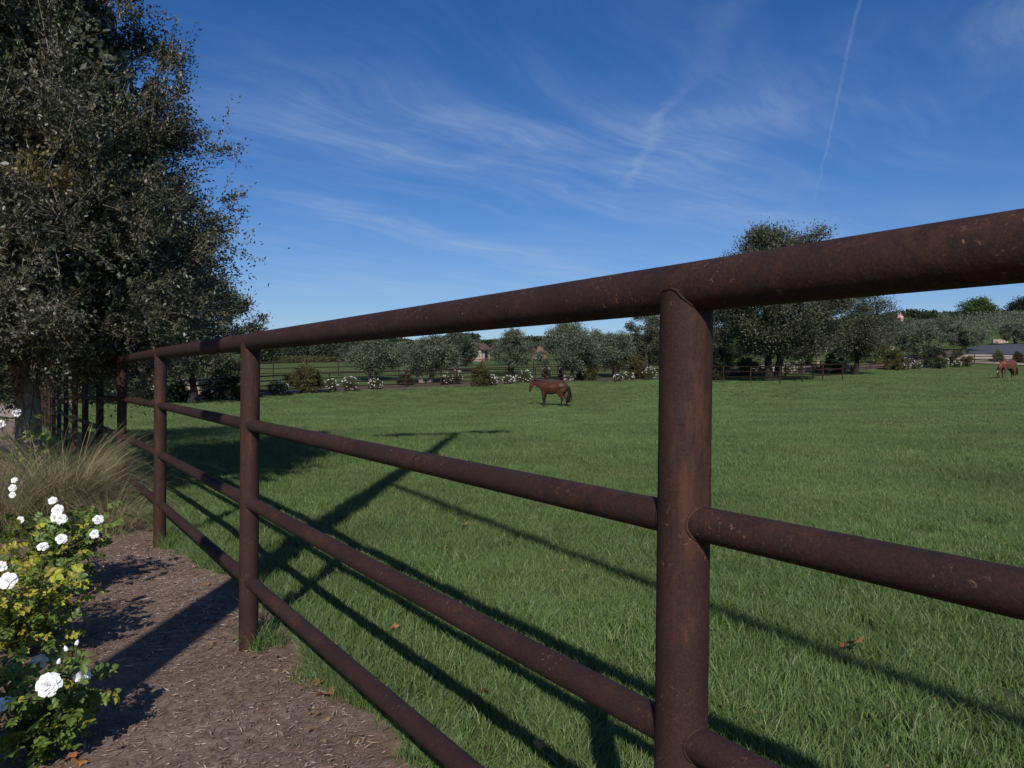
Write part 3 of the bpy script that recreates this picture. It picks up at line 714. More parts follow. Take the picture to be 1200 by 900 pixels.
# olives along the far fence
GO = 'olive trees along the far fence'
T_('olive_tree', 'olive tree with a slim forked trunk, leftmost in the far row', 437, 63, 398, 30, P_OLIVE, 'olive_leaf', 'bark', 9000, .12, 100, tr=.14, fork=.3, group=GO, stems=2, nlimb=4)
T_('olive_tree', 'broad dark olive tree with a thick pale trunk left of the two houses', 499, 61, 394, 36, P_OLIVE, 'olive_leaf', 'bark_pale', 11000, .12, 120, tr=.26, fork=.27, group=GO, stems=2, nlimb=4)
T_('gum_tree', 'gum tree with bare pale branches left of the tan house', 538, 78, 389, 24, P_TALL, 'eucalyptus_leaf', 'bark_pale', 6500, .15, 70, tr=.22, fork=.35, nlimb=8)
T_('olive_tree', 'round olive tree on slender dark stems right of the tan house', 599, 72, 388, 27, P_OLIVE, 'olive_leaf', 'bark_dark', 9500, .12, 100, tr=.12, fork=.3, group=GO, stems=3, nlimb=3)
T_('olive_tree', 'tallest olive tree, pale trunk directly behind the standing bay horse', 666, 65, 379, 38, P_OLIVE, 'olive_leaf', 'bark_pale', 14000, .12, 140, tr=.22, fork=.25, group=GO, stems=2, nlimb=6)
T_('olive_tree', 'grey olive tree between the tallest olive and the nearest rusty post', 722, 72, 388, 26, P_OLIVE, 'olive_leaf', 'bark_dark', 9500, .12, 100, tr=.14, fork=.25, group=GO, stems=3, nlimb=3)
T_('olive_tree', 'paler olive tree half hidden behind the tallest olive', 692, 92, 388, 26, P_OLIVE, 'olive_leaf', 'bark_dark', 5000, .15, 60, tr=.14, fork=.25, group=GO)
T_('oak_tree', 'dark oak just left of the nearest rusty post', 757, 84, 368, 33, P_ROUND, 'far_oak_leaf', 'bark_pale', 10000, .15, 110, tr=.22, fork=.35)
# clipped shrubs in front of the far fence
GS = 'rounded shrubs along the far fence'
for px, d, top, hf, lab, lm in ((357, 50.5, 429, 21, 'large dark green ball-shaped shrub at the left end of the far fence', 'bush_leaf'), (562, 57, 427, 12, 'upright brownish-green shrub below the tan house', 'bush_leaf'),
                            (687, 66, 423, 13, 'small bushy tree right of the tallest olive trunk', 'bush_leaf'), (746, 71, 418, 13, 'rounded green shrub under the grey olive', 'bush_leaf'),
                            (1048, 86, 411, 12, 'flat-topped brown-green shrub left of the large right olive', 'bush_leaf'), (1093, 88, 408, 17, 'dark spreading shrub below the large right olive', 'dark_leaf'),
                            (1126, 90, 408, 12, 'brown-green shrub beside the end of the road', 'bush_leaf'), (842, 66, 410, 14, 'tall dark shrub immediately right of the nearest rusty post', 'dark_leaf'),
                            (876, 74, 418, 12, 'green shrub left of the oak pen', 'bush_leaf'), (976, 80, 411, 12, 'green shrub on the bed right of the pen', 'bush_leaf'), (1170, 94, 411, 5, 'thin grey shrub behind the grazing horse', 'olive_leaf'),
                            (1193, 95, 413, 5, 'small green shrub at the right edge of the road shoulder', 'dark_leaf'), (475, 58, 441, 7, 'small dark shrub under the broad olive', 'dark_leaf')):
    T_('shrub', lab, px, d, top, hf, P_SHRUB, lm, nleaf=int(3000+hf*150), ls=.105, nclump=60, cat='shrub', tr=.04, fork=.12, nlimb=3, group=GS, lobes=.12, clump=.22)
# big oak in the pen and its neighbours
T_('oak_tree', 'biggest oak in the middle distance, twin trunk rising from the square pen', 905, 62.5, 274, 76, P_FLAT, 'far_oak_leaf', 'bark_dark', 62000, .15, 360, tr=.36, fork=.24, stems=2, nlimb=8, clump=.95, lobes=.3, upright=.45, ctr=(.7, 0), gap=-.12)
T_('oak_tree', 'second oak overlapping the big one on its right', 1003, 76, 338, 42, P_ROUND, 'far_oak_leaf', 'bark_dark', 20000, .14, 150, tr=.26, fork=.3, nlimb=6, clump=.8)
T_('oak_tree', 'oak filling the gap behind the nearest rusty post', 850, 80, 345, 34, P_ROUND, 'far_oak_leaf', 'bark_dark', 14000, .15, 110, tr=.24, fork=.3, clump=.8)
T_('oak_tree', 'oak seen between the two large crowns', 958, 92, 352, 32, P_ROUND, 'far_oak_leaf', 'bark_pale', 9000, .16, 100, tr=.22, fork=.4, clump=.8)
for px, d, top, hf, lab, lm in ((846, 86, 396, 14, 'yellow-green bush behind the pen', 'bright_leaf'), (871, 88, 390, 12, 'lime green bush left of the oak trunk', 'bright_leaf'), (888, 90, 384, 14, 'grey bush behind the oak trunk', 'olive_leaf'),
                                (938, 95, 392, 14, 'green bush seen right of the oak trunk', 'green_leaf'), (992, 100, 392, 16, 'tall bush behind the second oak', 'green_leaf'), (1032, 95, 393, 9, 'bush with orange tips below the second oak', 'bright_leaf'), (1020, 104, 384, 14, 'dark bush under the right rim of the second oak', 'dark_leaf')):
    T_('shrub', lab, px, d, top, hf, P_SHRUB, lm, nleaf=3000, ls=.14, nclump=50, cat='shrub', tr=.06, fork=.2, nlimb=3)
# right hand olives and hill
GR = 'olive trees by the road'
for px, d, top, hf, lab in ((1058, 104, 374, 22, 'olive tree under the flag'), (1078, 96, 378, 26, 'large grey olive tree at the middle of the right background'), (1103, 125, 369, 23, 'olive tree rising behind the large grey one'),
                            (1130, 104, 381, 21, 'olive tree at the near end of the road'), (1190, 122, 378, 17, 'olive tree at the right edge beyond the road'), (1232, 118, 380, 20, 'olive tree just past the right edge')):
    T_('olive_tree', lab, px, d, top, hf, P_OLIVE, 'olive_leaf', 'bark', 7500, .16, 90, tr=.18, fork=.22, group=GR, stems=2, nlimb=4)
T_('oak_tree', 'bright green rounded tree on the hilltop at the right', 1144, 175, 352, 21, P_SHRUB, 'green_leaf', nleaf=9000, ls=.30, nclump=80, tr=.35, fork=.2, clump=1.2)
for i, (px, d, top, hf, lab) in enumerate(((1172, 185, 366, 12, 'low dark tree on the hill beside the bright round one'), (1200, 180, 350, 17, 'tall dark tree on the hill at the right edge'), (1118, 180, 370, 8, 'small dark cypress on the hill left of the bright tree'), (1225, 190, 355, 18, 'dark tree on the hill past the right edge'), (1083, 185, 371, 7, 'distant dark tree above the large grey olive'))):
    T_('hill_tree', lab, px, d, top, hf, P_SHRUB, 'dark_leaf', nleaf=4500, ls=.32, nclump=50, tr=.3, fork=.2, clump=1.2, group='trees on the hill')
# eucalyptus wood at the back left, hill wood
labs = ['first tall thin tree of the far wood, next to the second post', 'second tall tree of the far wood', 'third tall tree of the far wood', 'bushy tree in the far wood left of the sky gap', 'low tree under the gap of sky in the far wood', 'slim tree right of the gap of sky', 'feathery tree in the far wood', 'pale-stemmed tree in the far wood above the green field', 'dense tree at the right end of the far wood', 'tree behind the leftmost olive', 'tree behind the gum tree', 'far tree between the round and the tallest olive', 'far tree behind the houses', 'far tree behind the grey olive']
for i, (px, d, top, hf) in enumerate(((306, 120, 398, 11), (322, 130, 396, 12), (340, 126, 398, 10), (352, 135, 404, 9), (366, 140, 416, 10), (381, 128, 402, 10), (396, 132, 404, 11), (413, 122, 402, 12), (452, 135, 402, 14), (428, 145, 404, 14), (556, 160, 402, 12), (628, 170, 405, 12), (590, 175, 404, 12), (742, 150, 400, 12))):
    T_('eucalyptus_tree', labs[i], px, d, top, hf, P_TALL, 'eucalyptus_leaf' if i % 3 else 'dark_leaf', 'bark_pale', 3200, .28, 40, tr=.2, fork=.35, nlimb=4, clump=1.0, group='trees of the far wood')
# far woods as masses that read as one band
def wood(name, a, b_, n, hmin, hmax, lm, label, depthw=12, ls=.9):
    A, B = G(*a), G(*b_); n_ = n; s_ = rng.uniform(0, 1, n_); x = A.x+(B.x-A.x)*s_; y = A.y+(B.y-A.y)*s_ + rng.uniform(0, depthw, n_)
    hh = hmin + (hmax-hmin)*(.5+.25*np.sin(x*.31)+.25*np.sin(x*.11+2)); r = rng.uniform(0, 1, n_)**.7; z = Tz(x, y)+hh*r
    P_ = np.c_[x, y, z]; V, Fc = leaves(P_, unit(n_)+[0, 0, .3], unit(n_), ls*rng.uniform(.6, 1.4, n_), ls*.55*rng.uniform(.6, 1.4, n_))
    tag(mesh_np(name, V, Fc, M[lm]), label, 'trees', kind='stuff')
wood('far_wood', (-250, 190), (560, 215), 34000, 2.5, 5, 'dark_leaf', 'far dark wood closing the view behind the left fields')
wood('far_wood', (540, 200), (1000, 190), 30000, 1.5, 3, 'dark_leaf', 'far dark wood behind the olives and the big oak')
wood('hill_wood', (1000, 200), (1420, 200), 20000, 1.5, 4, 'dark_leaf', 'dark scrub along the top of the hill at the right')
wood('hedge', (860, 112), (1080, 124), 9000, 2, 3.6, 'green_leaf', 'green hedge behind the big oak and the lawn', 5, .4)
wood('hedge', (690, 104), (860, 108), 7000, 1.5, 2.6, 'dark_leaf', 'dark hedge behind the nearest rusty post', 5, .4)
wood('vineyard', (1120, 138), (1420, 145), 26000, 1.4, 2.6, 'olive_leaf', 'grey-green vines and scrub on the slope at the right', 34, .32)
wood('undergrowth', (280, 118), (540, 128), 9000, .6, 1.6, 'bush_leaf', 'low scrub at the foot of the far wood', 10, .3)

# ------------------------------------------------------------------ white roses along the far fence
GRZ = 'white rose bushes along the far fence'
def far_rose(px, d, w_, h_, label, nb=42):
    global rng
    b = G(px, d); root = empty('rose_bush', b); tag(root, label, 'rose bush', GRZ)
    n = 1500; P_ = unit(n)*(rng.uniform(0, 1, n)**.4)[:, None]*[w_/2, w_/2, h_/2]+[0, 0, h_*.5]
    V, Fc = leaves(P_, unit(n)+[0, 0, .3], unit(n), rng.uniform(.06, .12, n), rng.uniform(.04, .07, n)); o = mesh_np('foliage', V, Fc, M['bush_leaf'], root); o['kind'] = 'stuff'
    q = unit(nb)*[w_*.52, w_*.52, h_*.5]+[0, 0, h_*.55]; q[:, 2] = np.maximum(q[:, 2], .15); V = []; Fc = []
    mb = MB()
    for c in q:
        r = rng.uniform(.035, .065)
        vs = [Vector(c)+Vector(v)*r for v in ((1, 0, 0), (-1, 0, 0), (0, 1, 0), (0, -1, 0), (0, 0, .8), (0, 0, -.6), (.6, .6, .4), (-.6, -.6, .4))]
        mb.add(vs, [(0, 2, 4), (2, 1, 4), (1, 3, 4), (3, 0, 4), (2, 0, 5), (1, 2, 5), (3, 1, 5), (0, 3, 5)])
    o = mb.build('blossoms', M['petal'], root); o['kind'] = 'stuff'
    mb = MB()
    for k in range(5):
        a = rng.uniform(0, 6.28); mb.tube([(0, 0, -.05), (math.cos(a)*w_*.3, math.sin(a)*w_*.3, h_*.8)], [.015, .008], 4)
    mb.build('stems', M['stem'], root)
fr = [(325, 49.5, 1.4, 1.0, 'white rose bush left of the ball-shaped shrub'), (388, 51.5, .9, .9, 'white rose bush first to the right of the ball-shaped shrub'), (410, 52.6, 1.1, 1.0, 'white rose bush second to the right of the ball-shaped shrub'), (440, 54, 1.0, .8, 'white rose bush under the leftmost olive'),
      (532, 59, 1.3, 1.1, 'white rose bush between the broad olive and the upright shrub'), (522, 58.5, .8, .7, 'small white rose bush below the broad olive'), (577, 58, .8, .8, 'white rose bush just right of the upright shrub'), (596, 59.5, 1.0, .7, 'low white rose bush under the round olive'), (614, 61, 1.3, 1.1, 'white rose bush above the head of the bay horse'),
      (640, 66, .9, 1.1, 'thin white rose bush behind the back of the bay horse'), (658, 67, .7, 1.0, 'rose bush with few flowers left of the tallest olive trunk'), (724, 66, .8, .6, 'small rose bush below the grey olive'), (737, 67, 1.0, .8, 'white rose bush left of the nearest rusty post'), (761, 68.5, 1.3, 1.2, 'tall white rose bush touching the nearest rusty post in the view'),
      (845, 72, 1.5, .9, 'white rose bush right of the nearest rusty post'), (862, 74, 1.4, .9, 'white rose bush at the left side of the pen'), (891, 77, 1.5, 1.0, 'white rose bush seen left of the oak trunk'), (923, 79, 1.3, 1.2, 'white rose bush right of the oak trunk'), (938, 80, 1.2, 1.5, 'tall white rose bush above the pen'),
      (958, 82, 1.2, .9, 'white rose bush behind the right corner of the pen'), (988, 83, 1.3, 1.4, 'white rose bush with leaning stems right of the pen'), (1000, 84, 1.0, .9, 'low white rose bush below the second oak'), (1060, 86.5, 1.3, .8, 'white rose bush left of the pair before the right olives'), (1074, 87, 1.3, .8, 'white rose bush right of the pair before the right olives'),
      (1062, 92, 1.8, .9, 'white rose bush above the flat-topped shrub'), (1108, 89.5, .8, 1.0, 'narrow white rose bush between two right shrubs'), (1121, 89, 1.2, .7, 'white rose bush under the shrub at the road end'), (1195, 95.5, .8, .7, 'small white rose bush at the right edge'),
      (92, 43.5, 1.3, 1.0, 'white rose bush seen between the shaded posts'), (106, 44, 1.2, 1.0, 'white rose bush second between the shaded posts'), (124, 44.6, 1.0, .9, 'white rose bush behind the shaded posts'), (178, 45.5, 1.2, 1.0, 'white rose bush behind the third fence post'), (206, 47, 1.6, 1.1, 'white rose bush left of the corner oak trunk'), (245, 48, 1.0, .7, 'white rose bush right of the corner oak trunk')]
for px, d, w_, h_, lab in fr: far_rose(px, d, w_, h_, lab)

# ------------------------------------------------------------------ buildings
def house(name, label, px, d, W_, D_, H_, roofh, wall, rz=0, nwin=2, over=.4):
    b = G(px, d); root = empty(name, b, rz); tag(root, label, 'house')
    mb = MB(); hw, hd = W_/2, D_/2
    mb.add([(-hw, -hd, -.5), (hw, -hd, -.5), (hw, hd, -.5), (-hw, hd, -.5), (-hw, -hd, H_), (hw, -hd, H_), (hw, hd, H_), (-hw, hd, H_), (-hw, 0, H_+roofh), (hw, 0, H_+roofh)],
           [(0, 1, 5, 4), (2, 3, 7, 6), (1, 2, 6, 9, 5), (3, 0, 4, 8, 7), (4, 5, 9, 8), (7, 8, 9, 6)])
    mb.build('wall', M[wall], root)
    mb = MB(); o1 = over; zz_ = H_-o1*roofh/hd
    for s_ in (-1, 1):
        vs = [(-hw-o1, s_*(hd+o1), zz_+.05), (hw+o1, s_*(hd+o1), zz_+.05), (hw+o1, 0, H_+roofh+.05), (-hw-o1, 0, H_+roofh+.05)]; vs += [(a, b2, c+.18) for a, b2, c in vs]
        mb.add(vs, [(0, 1, 2, 3), (4, 7, 6, 5), (0, 4, 5, 1), (1, 5, 6, 2), (3, 2, 6, 7), (0, 3, 7, 4)])
    mb.build('roof', M['roof'], root)
    for k in range(nwin):
        x = -hw + W_*(k+.5)/nwin
        mb = MB(); mb.box((x, -hd-.03, H_*.55), (.55, .05, .6)); w1 = mb.build('window', M['white_trim'], root)
        mb = MB(); mb.box((x, -hd-.09, H_*.55), (.45, .02, .5)); mb.build('pane', M['glass'], w1)
    mb = MB(); mb.box((hw*.15, -hd-.03, 1.05), (.5, .05, 1.05)); mb.build('door', M['terracotta'], root)
house('house', 'tan gabled house between the gum tree and the round olive', 561, 122, 2.6, 2.6, 1.9, .8, 'stucco', R(60), 1)
house('barn', 'low reddish building between the round and the tallest olive', 631, 128, 2.6, 4, 1.1, .4, 'terracotta', 0, 1)
house('house', 'terracotta-trimmed house left of the nearest rusty post', 772, 112, 4.5, 5, 2.8, 1.2, 'stucco', R(10), 2)
house('house', 'pale house glimpsed under the second oak', 1028, 112, 2.4, 4, 2.4, .8, 'stucco', R(20), 1)
b = G(240, 52); w0 = empty('garden_wall', b); tag(w0, 'sunlit tan garden wall seen under the corner oak', 'wall')
for k in range(4):
    mb = MB(); mb.box((-1.2+k*.75, 0, .55+.12*(k % 2)), (.37, .2, .6+.12*(k % 2))); mb.build('panel', M['stucco'], w0)
b = G(968, 118); root = empty('gate_pillar', b); tag(root, 'white pillar on the lawn behind the big oak', 'pillar')
mb = MB(); mb.box((0, 0, .75), (.28, .28, .85)); mb.build('shaft', M['white_trim'], root); mb = MB(); mb.box((0, 0, 1.66), (.36, .36, .06)); mb.build('cap', M['white_trim'], root)
# stepped low walls on the slope by the road
for px, d, wd, lab in ((1172, 128, 2.6, 'pale low retaining wall beyond the road'), (905, 88, 9, 'pale low stone wall behind the pen')):
    b = G(px, d); root = empty('retaining_wall', b); tag(root, lab, 'wall')
    for k in range(6):
        mb = MB(); mb.box((-wd/2+wd/6*(k+.5), 0, .25), (wd/12-.01, .22, .4+.02*(k % 3))); mb.build('block', M['sand'], root)

# flag
fx = G(1051.5, 135); r_ = ray(1051.5, 364); fh = EYE+r_.z*135-fx.z
root = empty('flagpole', fx); tag(root, 'tall flagpole flying a red, white and blue striped flag above the olives', 'flagpole')
mb = MB(); mb.tube([(0, 0, 0), (0, 0, fh)], [.09, .05], 8); mb.build('pole', M['steel'], root)
mt, t, b = mat('flag_cloth', .8, .1); tc = t.new('ShaderNodeTexCoord'); s_ = t.new('ShaderNodeSeparateXYZ'); t.put(s_.inputs[0], tc.outputs['UV'])
st_ = t.math('GREATER_THAN', t.math('FRACT', t.math('MULTIPLY', s_.outputs[1], 6.5)), .5)
c = t.mix(st_, (.55, .03, .05), (.8, .8, .8)); ca = t.math('MULTIPLY', t.math('LESS_THAN', s_.outputs[0], .4), t.math('GREATER_THAN', s_.outputs[1], .46))
vo = t.new('ShaderNodeTexVoronoi'); t.put(vo.inputs['Vector'], tc.outputs['UV']); vo.inputs['Scale'].default_value = 17; vo.inputs['Randomness'].default_value = 0
c = t.mix(ca, c, t.mix(t.math('LESS_THAN', vo.outputs[0], .22), (.02, .03, .14), (.8, .8, .8))); t.put(b.inputs['Base Color'], c); M['flag'] = mt
nx, ny = 14, 8; fw, fhh = 2.1, 1.9; V = []; UV = []
for j in range(ny+1):
    for i in range(nx+1):
        u_, v_ = i/nx, j/ny; x = fw*u_*.45; z = fh-.1-fhh*(1-v_)*.62 - u_*u_*.95 ; y = .14*math.sin(u_*9+v_*2)*u_
        V.append((x+.05, y, z)); UV.append((u_, v_))
Fc = [(j*(nx+1)+i, j*(nx+1)+i+1, (j+1)*(nx+1)+i+1, (j+1)*(nx+1)+i) for j in range(ny) for i in range(nx)]
o = mesh_np('flag', V, Fc, M['flag'], root, True, 4); uvl = o.data.uv_layers.new(name='UVMap')
for l in o.data.loops: uvl.data[l.index].uv = UV[l.vertex_index]

# ------------------------------------------------------------------ horses
def horse_mat(name, coat1, coat2, dark, leg_h, blaze=None):
    mt, t, b = mat(name, .50, .35); tc = t.new('ShaderNodeTexCoord'); o = tc.outputs['Object']; s_ = t.new('ShaderNodeSeparateXYZ'); t.put(s_.inputs[0], o)
    n = t.noise(o, 2.2, 4, .55); c = t.mix(t.mapr(n, .3, .7), coat1, coat2)
    lg = t.mapr(t.math('ADD', s_.outputs[2], t.math('MULTIPLY', t.noise(o, 9, 2), .12)), leg_h, leg_h+.22, 1, 0, 'SMOOTHSTEP')
    c = t.mix(lg, c, dark)
    t.put(b.inputs['Base Color'], c); b.inputs['Sheen Weight'].default_value = .1
    return mt
def horse(label, loc, rz, coat, head, mane, legs, muz, blaze=None, scale=1):
    root = empty('horse', loc, rz); root.scale = (scale,)*3; tag(root, label, 'horse')
    mb = MB()
    def loft(rows, n=14):
        """rows = (x, y, z, half width across, half depth in the side view)"""
        P_ = [Vector(r[:3]) for r in rows]; base = len(mb.v)
        for i_, r in enumerate(rows):
            d = (P_[min(i_+1, len(P_)-1)]-P_[max(i_-1, 0)]); d.y = 0; d.normalize(); u_ = Vector((-d.z, 0, d.x))
            for k in range(n):
                a = math.tau*k/n; mb.v.append(tuple(P_[i_]+Vector((0, math.cos(a)*r[3], 0))*1.15+u_*math.sin(a)*r[4]*(1.34 if abs(d.z) > .8 and len(rows) > 8 else 1.10)))
        for i_ in range(len(rows)-1):
            for k in range(n): q = base+i_*n+k; q2 = base+i_*n+(k+1) % n; mb.f.append((q, q2, q2+n, q+n))
        mb.f.append(tuple(base+k for k in range(n-1, -1, -1))); mb.f.append(tuple(base+(len(rows)-1)*n+k for k in range(n)))
    loft([(-.96, 0, 1.16, .07, .10), (-.90, 0, 1.17, .17, .20), (-.78, 0, 1.18, .25, .28), (-.58, 0, 1.18, .29, .32), (-.32, 0, 1.13, .28, .32), (0, 0, 1.09, .30, .34), (.25, 0, 1.10, .28, .34), (.45, 0, 1.14, .24, .34), (.58, 0, 1.17, .19, .28), (.68, 0, 1.18, .11, .17)])
    loft(head['neck']); loft(head['head'])
    pk = Vector(head['poll'])
    for s_ in (-1, 1):
        e = head['ear']; loft([(pk.x, s_*.05, pk.z, .03, .03), (pk.x+e[0]*.5, s_*.065, pk.z+e[1]*.5, .028, .030), (pk.x+e[0], s_*.07, pk.z+e[1], .006, .008)], 8)
        i = 0 if s_ > 0 else 1; fo = legs['front'][i]; ho = legs['hind'][i]
        loft([(.42, s_*.12, 1.08, .10, .17), (.42+fo*.2, s_*.145, .86, .085, .125), (.43+fo*.4, s_*.155, .70, .060, .082), (.43+fo*.6, s_*.155, .53, .045, .053), (.435+fo*.65, s_*.155, .46, .048, .056), (.43+fo*.7, s_*.155, .38, .034, .038), (.42+fo*.9, s_*.155, .2, .031, .035), (.42+fo, s_*.155, .12, .038, .044), (.45+fo, s_*.155, .02, .05, .062)])
        loft([(-.62, s_*.13, 1.12, .13, .24), (-.63+ho*.2, s_*.16, .92, .115, .20), (-.63+ho*.4, s_*.165, .77, .09, .14), (-.72+ho*.6, s_*.165, .61, .058, .080), (-.79+ho*.7, s_*.16, .50, .047, .062), (-.775+ho*.8, s_*.155, .40, .035, .044), (-.755+ho*.9, s_*.155, .2, .032, .037), (-.74+ho, s_*.155, .12, .040, .046), (-.71+ho, s_*.155, .02, .052, .062)])
    o = mb.build('body', coat, root)
    rm = o.modifiers.new('Remesh', 'REMESH'); rm.mode = 'VOXEL'; rm.voxel_size = .017; rm.use_smooth_shade = True
    sm = o.modifiers.new('Smooth', 'SMOOTH'); sm.factor = .5; sm.iterations = 7
    # tail: a bundle of strands; mane: locks along the crest
    mb = MB()
    for k in range(26):
        y = rng.normal(0, .045); x = rng.normal(0, .025); mb.tube([(-.90, y*.3, 1.26), (-1.02+x, y, 1.10), (-1.06+x, y*1.8, .80), (-1.04+x*2, y*2.4, .50), (-1.02+x*2, y*2.2, .22+rng.uniform(0, .15))], [.025, .035, .035, .028, .006], 5)
    mb.build('tail', M['horse_hair'], root, True)
    mb = MB()
    for k in range(22):
        s_ = k/21; a = Vector(mane[0]).lerp(Vector(mane[1]), s_); a.z += .02
        mb.tube([a+Vector((0, 0, .02)), a+Vector((rng.normal(0, .02), -.07, -.03)), a+Vector((rng.normal(0, .03), -.12, -.20-rng.uniform(0, .06)))], [.03, .026, .008], 4)
        mb.tube([a+Vector((0, 0, .02)), a+Vector((rng.normal(0, .02), .06, -.02)), a+Vector((rng.normal(0, .03), .10, -.12))], [.03, .024, .008], 4)
    mb.build('mane', M['horse_hair'], root, True)
    for s_ in (-1, 1):
        c = Vector(head['eye']); bm = bmesh.new(); bmesh.ops.create_uvsphere(bm, u_segments=8, v_segments=6, radius=.024); me = bpy.data.meshes.new('eye'); bm.to_mesh(me); bm.free(); me.materials.append(M['horse_eye'])
        o = link_mesh('eye', me, root, (c.x, s_*c.y, c.z))
    mb = MB(); mb.tube(muz['pts'], muz['r'], 8); mb.build('muzzle', M['horse_hair'], root, True)
    if blaze:
        mb = MB(); mb.tube(blaze, [.012, .038, .034, .012], 6); mb.build('star', M['white_trim'], root, True)
    for s_ in (-1, 1):
        for x in (.46+legs['front'][0 if s_ > 0 else 1], -.70+legs['hind'][0 if s_ > 0 else 1]):
            mb = MB(); mb.tube([(x+.02, s_*.155, -.005), (x, s_*.155, .085)], [.066, .05], 10); mb.build('hoof', M['hoof'], root, True)
    return root
M['horse_hair'] = flat('horse_hair', (.012, .008, .008), .6, .3, 8); M['hoof'] = flat('hoof', (.03, .025, .022), .5)
M['bay'] = horse_mat('bay', (.028, .008, .005), (.105, .026, .009), (.006, .005, .005), .50)
M['chestnut'] = horse_mat('chestnut', (.085, .024, .010), (.13, .040, .017), (.04, .018, .014), .12)
hp = G(646, 43)
horse('dark bay horse standing alone in the paddock with lowered head and long black tail', (hp.x, hp.y, hp.z), R(157), M['bay'],
      {'neck': [(.42, 0, 1.21, .15, .26), (.62, 0, 1.25, .125, .23), (.82, 0, 1.31, .10, .18), (1.00, 0, 1.36, .085, .14), (1.17, 0, 1.38, .07, .10)], 'head': [(1.13, 0, 1.47, .05, .06), (1.18, 0, 1.38, .088, .125), (1.24, 0, 1.23, .085, .125), (1.285, 0, 1.08, .062, .092), (1.32, 0, .95, .055, .072), (1.33, 0, .88, .042, .05)], 'poll': (1.13, 0, 1.48), 'ear': (.03, .14), 'eye': (1.25, .082, 1.27)},
      ((.55, 0, 1.46), (1.12, 0, 1.50)), {'front': (0, .03), 'hind': (.10, -.12)}, {'pts': [(1.315, 0, .95), (1.33, 0, .88), (1.335, 0, .85)], 'r': [.060, .060, .035]})
hp = G(1180, 59)
horse('chestnut horse grazing near the right edge with head down and white star', (hp.x, hp.y, hp.z), R(205), M['chestnut'],
      {'neck': [(.40, 0, 1.22, .15, .26), (.62, 0, 1.13, .13, .23), (.80, 0, .98, .105, .18), (.94, 0, .80, .09, .15), (1.04, 0, .62, .075, .11)], 'head': [(1.10, 0, .66, .05, .07), (1.09, 0, .56, .088, .125), (1.07, 0, .42, .082, .115), (1.03, 0, .27, .060, .085), (1.00, 0, .15, .052, .066), (.99, 0, .09, .04, .045)], 'poll': (1.12, 0, .66), 'ear': (.10, .08), 'eye': (1.12, .078, .47)},
      ((.58, 0, 1.42), (1.12, 0, .78)), {'front': (.05, -.12), 'hind': (.10, -.10)}, {'pts': [(1.005, 0, .17), (.99, 0, .10), (.985, 0, .07)], 'r': [.056, .056, .035]}, [(1.19, 0, .62), (1.20, 0, .57), (1.19, 0, .50), (1.17, 0, .44)])

# ------------------------------------------------------------------ near roses
def leaflet(V, Fc, base, d, n, L, Wd, cup):
    d = Vector(d).normalized(); s_ = d.cross(Vector(n)).normalized(); n = s_.cross(d); b0 = len(V)
    prof = [(0, .12), (.22, .82), (.5, 1), (.78, .66), (1, .0)]
    for k, (a, w_) in enumerate(prof):
        c = Vector(base)+d*L*a - n*cup*L*(a-.4)**2
        if k == 4: V.append(c); continue
        V += [c - s_*Wd*.5*w_ + n*Wd*.16*w_, c, c + s_*Wd*.5*w_ + n*Wd*.16*w_]
    for k in range(3):
        q = b0+3*k; Fc += [(q, q+1, q+4, q+3), (q+1, q+2, q+5, q+4)]
    q = b0+9; Fc += [(q, q+1, q+3), (q+1, q+2, q+3)]
def compound(name, m, nl, L):
    V, Fc = [], []; random.seed(nl*7+int(L*1000))
    leaflet(V, Fc, (L*1.5, 0, .0), (1, 0, -.15), (0, 0, 1), L, L*.70, .35)
    for k in range((nl-1)//2):
        x = L*(.55+.75*k)
        for s_ in (-1, 1): leaflet(V, Fc, (x, 0, 0), (.55, s_*1, random.uniform(-.1, .25)), (0, 0, 1), L*random.uniform(.75, .95), L*.60, .35)
    b0 = len(V); w_ = L*.03; V += [(0, -w_, -.001), (0, w_, -.001), (L*1.52, w_*.5, -.001), (L*1.52, -w_*.5, -.001)]; Fc.append((b0, b0+1, b0+2, b0+3))
    me = bpy.data.meshes.new(name); me.from_pydata([tuple(q) for q in V], [], Fc); me.materials.append(m); me.update(); return me
LG = [compound('leaf', M['rose_leaf'], n, L) for n, L in ((7, .036), (5, .042), (7, .030), (5, .034))]
LY = [compound('leaf', M['rose_leaf_yellow'], n, L) for n, L in ((7, .034), (5, .040), (5, .030))]
def petal_mesh(L, Wd, curl, name='petal'):
    V, Fc = [], []; n = 5
    for j in range(n+1):
        a = j/n; w_ = Wd*.5*(math.sin(math.pi*(.16+.62*a))**.8)*(1 if a < .85 else .86)
        for i in range(n+1):
            b2 = (i/n-.5)*2; x = L*a; y = w_*b2; z = L*(.30*a*(1-a)*1.6) + .20*Wd*b2*b2*(1-a*.6) - curl*L*a**4 + .04*Wd*math.sin(i*2.3+j)
            V.append((x, y, z))
    for j in range(n):
        for i in range(n): q = j*(n+1)+i; Fc.append((q, q+1, q+n+2, q+n+1))
    me = bpy.data.meshes.new(name); me.from_pydata(V, [], Fc); me.materials.append(M['petal']); me.polygons.foreach_set('use_smooth', [True]*len(Fc)); me.update(); return me
PET = [petal_mesh(.050, .050, .30), petal_mesh(.038, .040, .2), petal_mesh(.024, .028, .1)]
